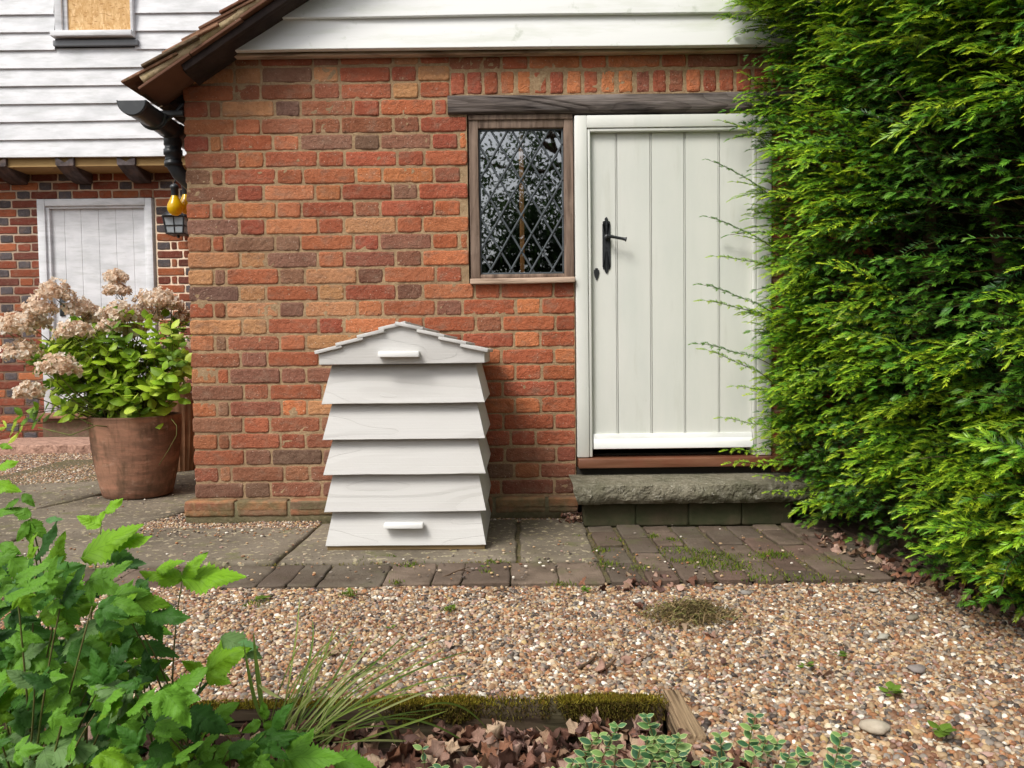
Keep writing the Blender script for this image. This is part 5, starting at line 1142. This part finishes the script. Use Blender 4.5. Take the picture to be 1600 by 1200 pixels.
# ================================================================== GRASS TUFT
def blade(a,pts,w0,col):
    pts=np.asarray(pts); n=len(pts); tg=np.gradient(pts,axis=0); tg/=np.linalg.norm(tg,axis=1)[:,None]; w_=np.cross(tg,[.1,-1,.25]); w_/=np.linalg.norm(w_,axis=1)[:,None]
    ws=w0*np.clip(np.sin(np.linspace(.25,math.pi,n))**.7,0,1)[:,None]; mid=pts+np.cross(tg,w_)*ws*.25
    g_=np.stack([pts-w_*ws,mid,pts+w_*ws],1); a.grid(g_,col=col)
def bez(p0,p1,p2,n=14): t_=np.linspace(0,1,n)[:,None]; return (1-t_)**2*p0+2*t_*(1-t_)*p1+t_**2*p2
GT=thing('grass_tuft',(-.45,-2.02,-.08),'tuft of long thin arching green grass blades leaning right over the mossy board','grass tuft'); a=Acc()
GC_=[SA(128,148,66),SA(150,166,88),SA(108,132,56),SA(168,176,112),SA(94,118,50)]
bl=[(437,1140,466,1000,468,930),(440,1140,500,1020,487,965),(445,1150,500,1060,525,970),(450,1150,520,1080,560,985),(455,1155,540,1060,595,985),(450,1160,560,1060,640,985),(470,1160,570,1080,680,980),(470,1165,600,1060,700,1010),(480,1160,620,1040,748,1014),(500,1160,640,1080,725,1065),(470,1165,560,1040,712,990),(500,1170,600,1060,735,1055),(560,1110,600,1090,625,1190),(580,1130,660,1100,760,1185),(540,1165,640,1130,700,1110),(660,1105,720,1080,765,1145),(470,1170,520,1110,600,1040),(455,1160,490,1080,500,1010),(440,1160,470,1080,560,1040),(460,1165,600,1110,660,1060),(470,1170,560,1120,650,1140),(520,1160,640,1150,700,1170)]
for (x0,y0,x1,y1,x2,y2) in bl:
    Yb=-2.0+random.uniform(-.05,.05); p0=P(x0,y0,Yb); p1=P(x1,y1,Yb+.05); p2=P(x2,y2,Yb+random.uniform(.03,.14)); blade(a,bez(p0,p1,p2),random.uniform(.0014,.0024),random.choice(GC_)*random.uniform(.8,1.1))
for k in range(34):
    x0=random.gauss(470,34); y0=random.uniform(1140,1185); an=random.uniform(.25,1.25); l=random.uniform(60,240); Yb=-2.03+random.uniform(-.06,.08)
    p0=P(x0,y0,Yb); x2=x0+l*math.cos(an); y2=y0-l*math.sin(an); p1=P(x0+(x2-x0)*.45,y0+(y2-y0)*.62-20,Yb+.03); p2=P(x2,y2+random.uniform(0,25),Yb+random.uniform(0,.12)); blade(a,bez(p0,p1,p2,10),random.uniform(.0009,.002),random.choice(GC_)*random.uniform(.7,1.1))
a.build('blades',M['grass'],GT)
GT2=thing('grass_tuft',(-.62,-2.05,-.08),'single tall grass stem with drooping leaf rising beside the raspberry leaves','grass tuft'); a=Acc()
for (x0,y0,x1,y1,x2,y2) in [(412,1130,400,1050,396,985),(405,1070,415,1080,440,1092),(399,1020,404,1060,414,1125),(410,1125,395,1100,380,1000)]:
    Yb=-2.06; blade(a,bez(P(x0,y0,Yb),P(x1,y1,Yb),P(x2,y2,Yb)),.0035,random.choice(GC_))
a.build('blades',M['grass'],GT2)

# ================================================================== RASPBERRY PLANTS (foreground left)
def rasp_leaf(seed,lobes):
    """one compound leaf in unit size: terminal leaflet and side leaflets, saw-toothed and pleated"""
    R_=random.Random(seed); Vs=[];Qs=[];Us=[];n=0
    for (an,sz,off) in lobes:
        V,Q,UV=leafgrid(1,.262+R_.uniform(-.03,.03),26,5,fold=.24,droop=R_.uniform(.1,.35),serr=.13,pleat=.02,power=.66,seed=seed+int(an*10),wav=.07)
        V[:,1]*=1+.18*np.exp(-((V[:,0]-.36)/.07)**2)*(np.abs(UV[:,1])>.5)-.12*np.exp(-((V[:,0]-.52)/.06)**2)
        V=V*sz; c,s_=math.cos(an),math.sin(an); V=V@np.array([[c,-s_,0],[s_,c,0],[0,0,1]]).T; V[:,0]+=off; V[:,2]-=.10*abs(an)*(V[:,0]**2+V[:,1]**2)
        Vs.append(V);Qs.append(Q+n);Us.append(UV);n+=len(V)
    return np.concatenate(Vs),np.concatenate(Qs),np.concatenate(Us)
RLF=[rasp_leaf(s_,L_) for s_,L_ in ((1,[(0,.78,.22),(.95,.55,.14),(-.95,.55,.14)]),(2,[(0,.8,.2),(.8,.6,.1),(-.85,.56,.1)]),(3,[(0,.75,.25),(1.1,.5,.18),(-1.05,.5,.18)]))]
RS1=[rasp_leaf(10+s_,[(0,1.0,0)]) for s_ in range(3)]
RS2=[rasp_leaf(20+s_,[(.25,.95,0),(-.5,.7,0)]) for s_ in range(2)]
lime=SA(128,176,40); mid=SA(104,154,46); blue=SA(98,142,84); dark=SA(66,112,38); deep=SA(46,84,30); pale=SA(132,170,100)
# (px,py base, image angle deg, length px, plane Y, facing 0 flat..1 to viewer, kind 0 compound 1 single 2 two-lobed, colour)
K=[(163,800,40,42,-2.05,.7,1,lime),(158,822,150,46,-2.07,.6,1,lime),(165,800,215,34,-2.05,.6,1,lime),(128,872,38,130,-2.12,.55,1,lime),(165,850,18,88,-2.1,.35,1,lime),(85,885,78,62,-2.15,.8,1,lime),(130,905,150,70,-2.15,.6,1,lime*.9),(95,870,200,60,-2.15,.7,1,mid),(160,852,-25,72,-2.06,.4,1,dark),
(285,905,12,118,-2.02,.45,1,lime),(285,905,55,62,-2.02,.6,1,lime),(285,905,160,75,-2.02,.35,1,lime*.9),(245,890,30,55,-2.02,.4,1,lime),(180,880,10,55,-2.1,.5,1,blue),(215,905,-60,40,-2.1,.5,1,blue),
(55,900,215,88,-2.25,.9,1,blue*.75),(60,885,250,80,-2.25,.9,1,blue*.7),(100,900,-62,75,-2.2,.9,1,mid),(112,905,-80,60,-2.2,.9,1,mid*.9),(75,905,-95,50,-2.2,.7,1,mid),
(0,695,-10,22,-2.2,.6,1,lime),(-5,730,20,40,-2.2,.6,1,lime),(-10,755,-10,48,-2.2,.5,1,lime),(30,780,200,34,-2.2,.5,1,mid*.8),(35,772,-40,30,-2.2,.5,1,mid*.7),(45,815,230,44,-2.2,.8,1,mid*.8),(45,812,-50,46,-2.2,.8,1,mid*.8),(48,808,150,40,-2.2,.7,1,mid),(45,815,-95,42,-2.2,.9,1,mid),(72,812,12,30,-2.2,.4,1,blue*.9),(-5,800,10,36,-2.2,.5,1,mid),(0,850,-20,40,-2.2,.6,1,mid),
(100,1000,24,150,-2.22,.30,0,pale*.9),(190,955,10,85,-2.1,.3,1,lime),(200,968,-8,80,-2.12,.3,1,mid),(30,1010,5,60,-2.25,.5,1,lime),(150,1005,18,100,-2.2,.25,1,mid),(160,1000,-10,85,-2.2,.25,1,mid),(215,1005,-4,78,-2.1,.2,1,dark),(160,985,25,60,-2.15,.4,1,lime*.9),
(95,1048,8,115,-2.28,.22,0,mid),(135,1045,-4,75,-2.2,.25,1,lime*.9),(225,1048,10,50,-2.1,.8,2,mid),(230,1045,-30,45,-2.1,.8,1,mid),(255,1105,62,60,-2.06,.8,1,lime*.9),(285,1095,75,45,-2.06,.7,1,mid),
(315,1055,38,105,-2.05,.60,0,lime),(318,1052,150,45,-2.05,.8,1,lime),(340,1010,8,70,-2.02,.5,1,blue*1.1),(345,995,-22,80,-2.02,.5,1,pale*.8),
(180,1103,215,60,-2.25,.9,1,mid),(188,1100,-62,60,-2.25,.9,1,mid),(165,1105,200,50,-2.25,.8,1,pale*.7),(195,1100,10,60,-2.2,.4,1,mid*.9),
(60,1170,8,130,-2.38,.35,0,pale*.75),(65,1172,175,75,-2.38,.4,1,pale*.7),(60,1150,30,90,-2.36,.4,1,mid),(10,1190,20,60,-2.36,.4,1,mid),
(330,1120,215,45,-2.1,.7,1,mid),(335,1120,20,48,-2.1,.8,2,mid),(285,1160,-100,50,-2.15,.9,0,blue*.95),(270,1150,200,50,-2.15,.8,1,dark),
(415,1125,100,34,-2.1,.8,1,mid),(412,1130,-30,40,-2.1,.8,1,mid),(408,1128,200,40,-2.1,.6,1,mid),
(430,1190,14,140,-2.16,.5,0,mid),(420,1185,170,60,-2.16,.6,1,mid),(520,1185,-8,85,-2.12,.45,1,mid),(440,1165,30,60,-2.12,.4,1,dark),(380,1185,-10,70,-2.15,.6,0,mid*.9)]
plants={}
bases=[(-.98,-2.22),(-.80,-2.12),(-.62,-2.08),(-.74,-2.34),(-.52,-2.14)]
names=['raspberry plant at the far left edge with dull dark lower leaves','raspberry plant with upright lime green shoot in front of the big pot','raspberry plant with the lime leaf reaching right over the path edge','low raspberry plant with broad pale leaves in the bottom left corner','raspberry plant whose leaves touch the grass tuft at the mossy board']
for i,(bx_,by_) in enumerate(bases):
    t_=thing('raspberry_plant',(bx_,by_,-.09),names[i],'plant',group='raspberry plants in the foreground bed'); plants[i]=(t_,Acc(),Acc())
def stem_to(i,p,r_=.0022):
    b=np.array([bases[i][0]+random.gauss(0,.02),bases[i][1]+random.gauss(0,.02),-.09]); mid_=(b+p)/2+np.array([random.gauss(0,.02),random.gauss(0,.02),.05]); plants[i][2].tube(bez(b,mid_,p,9),np.linspace(r_*1.3,r_*.6,9),n=6)
def nearest(p): return min(range(len(bases)),key=lambda i:(bases[i][0]-p[0])**2+(bases[i][1]-p[1])**2*.7)
def rleaf(px_,py_,ang,Lpx,Y,face,kind,c,st=True):
    p=P(px_,py_,Y); an=rad(ang); d=np.array([math.cos(an),random.uniform(-.25,.05)*(1-face)-.1,math.sin(an)]); n=np.array([-.15,-face,1-face*.8]); s_=Lpx*(Y+3.46)/1200*(.9 if Lpx<100 else .82)
    i=nearest(p); pro=(RLF,RS1,RS2)[kind]; putleaf(plants[i][1],p,rotm(d,n),s_,random.choice(pro),np.asarray(c)*random.uniform(.88,1.1))
    if st: stem_to(i,p,.0017)
for k_ in K: rleaf(*k_,st=random.random()<.2)
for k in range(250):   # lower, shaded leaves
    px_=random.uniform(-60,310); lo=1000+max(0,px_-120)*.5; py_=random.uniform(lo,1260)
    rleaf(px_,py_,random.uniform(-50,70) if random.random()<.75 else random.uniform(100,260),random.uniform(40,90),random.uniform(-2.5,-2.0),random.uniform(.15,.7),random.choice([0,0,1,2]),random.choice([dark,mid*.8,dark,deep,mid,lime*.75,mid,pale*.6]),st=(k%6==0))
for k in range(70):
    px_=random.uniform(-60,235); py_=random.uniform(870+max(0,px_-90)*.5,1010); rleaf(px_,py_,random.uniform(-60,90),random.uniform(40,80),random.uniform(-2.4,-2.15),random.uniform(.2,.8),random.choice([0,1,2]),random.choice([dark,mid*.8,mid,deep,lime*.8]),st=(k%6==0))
for k in range(30):
    px_=random.uniform(300,440); py_=random.uniform(1125,1220); rleaf(px_,py_,random.uniform(-40,60),random.uniform(35,70),random.uniform(-2.3,-2.05),random.uniform(.2,.7),random.choice([0,1,2]),random.choice([dark,mid*.8,mid]),st=(k%6==0))
for i,(t_,l_,s_) in plants.items():
    if l_.n: l_.build('foliage',M['rasp'],t_)
    if s_.n: s_.build('canes',M['stem'],t_)

# ================================================================== VARIEGATED PERIWINKLE (bottom centre-right)
def varleaf(R_,L_=1.0):
    V,Q,UV=leafgrid(1,.30,6,3,fold=.15,droop=R_.uniform(.0,.3),power=.85); e=np.abs(UV[:,1])
    return V,Q,UV
VP=[varleaf(random) for k in range(4)]
def vcol(UV,g): 
    e=np.clip((np.abs(UV[:,1])-.7)/.2,0,1)[:,None]; ee=np.clip((UV[:,0]-.86)/.1,0,1)[:,None]; e=np.maximum(e,ee); return g*(1-e)+SA(188,200,132)*e
VC=[(965,1135,50,110,7),(915,1190,60,70,4),(935,1150,40,60,5),(1000,1170,70,75,6),(1010,1120,60,60,5),(1040,1160,40,60,6),(1060,1180,40,50,5),(1080,1195,60,60,5),(1110,1190,70,80,6),(1125,1150,80,60,5),(1180,1120,70,60,5),(1150,1190,60,60,5),(1215,1160,40,40,4),(1260,1180,40,50,4),(1305,1195,60,60,5),(1315,1150,70,70,5),(1330,1195,60,60,4),(980,1195,50,60,5),(1030,1200,60,60,5),(870,1205,60,40,3),(1180,1180,60,60,4),(660,1170,80,60,3),(690,1200,70,40,3)]
lb=['periwinkle sprig %s']
groups=[((840,945),'variegated periwinkle shoots among the dead leaves left of the board corner'),((945,1075),'variegated periwinkle clump over the pale board end'),((1075,1235),'variegated periwinkle clump on the gravel right of the pale board end'),((1235,1400),'variegated periwinkle runner farthest right on the gravel'),((600,800),'small pale periwinkle shoot in the dead leaves in the middle of the bed')]
for (lo,hi),lbl in groups:
    c0=G((lo+hi)/2,1215,-.05); t_=thing('periwinkle',tuple(c0),lbl,'plant',group='variegated periwinkle at the front of the gravel'); lv=Acc()
    L0=[v for v in VC if lo<=v[0]<hi]
    ext=[(random.uniform(lo,hi),random.uniform(1150 if lo>900 and hi<1240 else 1185,1225),random.uniform(50,85),random.uniform(35,60),random.choice([3,4,5])) for _ in range(10 if 900<lo+10<1230 and hi<1240 else 4)]
    for (px_,py_,ang,Lp,nl) in L0+ext:
        Yb=-2.10+random.uniform(-.12,.04); e=P(px_,py_,Yb); b_=e-np.array([math.cos(rad(ang))*.5*random.choice([1,1,-1]),-.05,math.sin(rad(ang))])*Lp*1.4/1200; b_[2]=max(b_[2],-.09); C=bez(b_,(b_+e)/2+[0,0,.01],e,8); stm=Acc(); stm.tube(C,.0011,n=4); stm.build('stem',M['stem'],t_)
        for k in range(nl):
            f=1-k/nl; p=C[int(f*7)]
            for s_ in (0,math.pi):
                an=k*1.57+s_+random.uniform(-.3,.3); d=np.array([math.cos(an),math.sin(an)*.8,.45]); g_=random.choice([SA(92,132,74),SA(70,112,70),SA(120,150,84),SA(60,98,66)]); pr=random.choice(VP); putleaf(lv,p,rotm(d,[0,-.5,1]),random.uniform(.018,.028)*(1 if k else .7),pr,vcol(pr[2],g_*random.uniform(.8,1.2)))
    lv.build('leaves',M['vinca'],t_)

# ================================================================== TREE AND SHRUBS BEHIND THE VIEWER (seen in the window's reflection)
TR=thing('garden_tree',(.6,-10.5,-.1),'leafy garden tree opposite the building, seen mirrored in the leaded window','tree')
a=Acc(); tb=np.array([1.1,-10.5,-.1]); a.tube(curve(tb,tb+[.2,.2,7],12,wob=.15),np.linspace(.24,.07,12),n=10)
brs=[]
for k in range(38):
    z=random.uniform(1.6,6.5); an=random.uniform(0,6.3); p=tb+np.array([.1,.1,z]); l=random.uniform(1.2,2.8); e=p+np.array([math.cos(an)*l,math.sin(an)*l*.7,random.uniform(.2,1.2)]); C=curve(p,e,8,wob=.15,up=-.1); a.tube(C,np.linspace(.06,.012,8),n=5); brs.append(C)
a.build('trunk',M['twig'],TR)
lf=Acc(); V=np.array([[0,0,0],[.5,-.28,-.05],[1,0,-.1],[.5,.28,-.05]]); Q=np.array([[0,1,2,3]])
N=60000; pos=np.column_stack([rng.uniform(-2.2,2.6,N),-10.5+rng.normal(0,.7,N),rng.uniform(1.4,7.2,N)])
k=(fb(pos,1.2,21)+.2*vn(pos,4,22)>-.02-.10*(4.2-pos[:,2])); pos=pos[k]; N=len(pos)
def rmat(N,s0,s1):
    d=rng.normal(0,1,(N,3)); d/=np.linalg.norm(d,axis=1)[:,None]; u=rng.normal(0,1,(N,3)); u-=d*(u*d).sum(1)[:,None]; u/=np.linalg.norm(u,axis=1)[:,None]; return np.stack([d,np.cross(u,d),u],-1)*rng.uniform(s0,s1,N)[:,None,None]
lf.inst(V,Q,np.tile(SA(64,92,40),(4,1)),rmat(N,.06,.11),pos,colmul=rng.uniform(.6,1.3,(N,1))*np.ones((1,3))); lf.build('crown',M['crown'],TR,smooth=False)
SH=thing('garden_shrub',(0,-9.6,-.1),'dense dark shrubbery opposite the building, seen mirrored in the lower window panes','shrub')
a=Acc(); N=16000; x=rng.uniform(-4,4,N); top=2.7+.35*np.sin(x*1.7)+.3*np.sin(x*3.9+1); z=top*np.sqrt(rng.random(N)); y=-9.6+rng.normal(0,.35,N)
a.inst(V,Q,np.tile(SA(40,60,32),(4,1)),rmat(N,.08,.15),np.column_stack([x,y,z]),colmul=rng.uniform(.6,1.2,(N,1))*np.ones((1,3))); a.build('foliage',M['crown'],SH,smooth=False)
a=Acc()
for k in range(24): x0=-3.8+k*.33; a.tube(curve([x0,-9.7,-.1],[x0+random.gauss(0,.3),-9.6,1.9],6,wob=.1),np.linspace(.03,.01,6),n=5)
a.build('stems',M['twig'],SH)
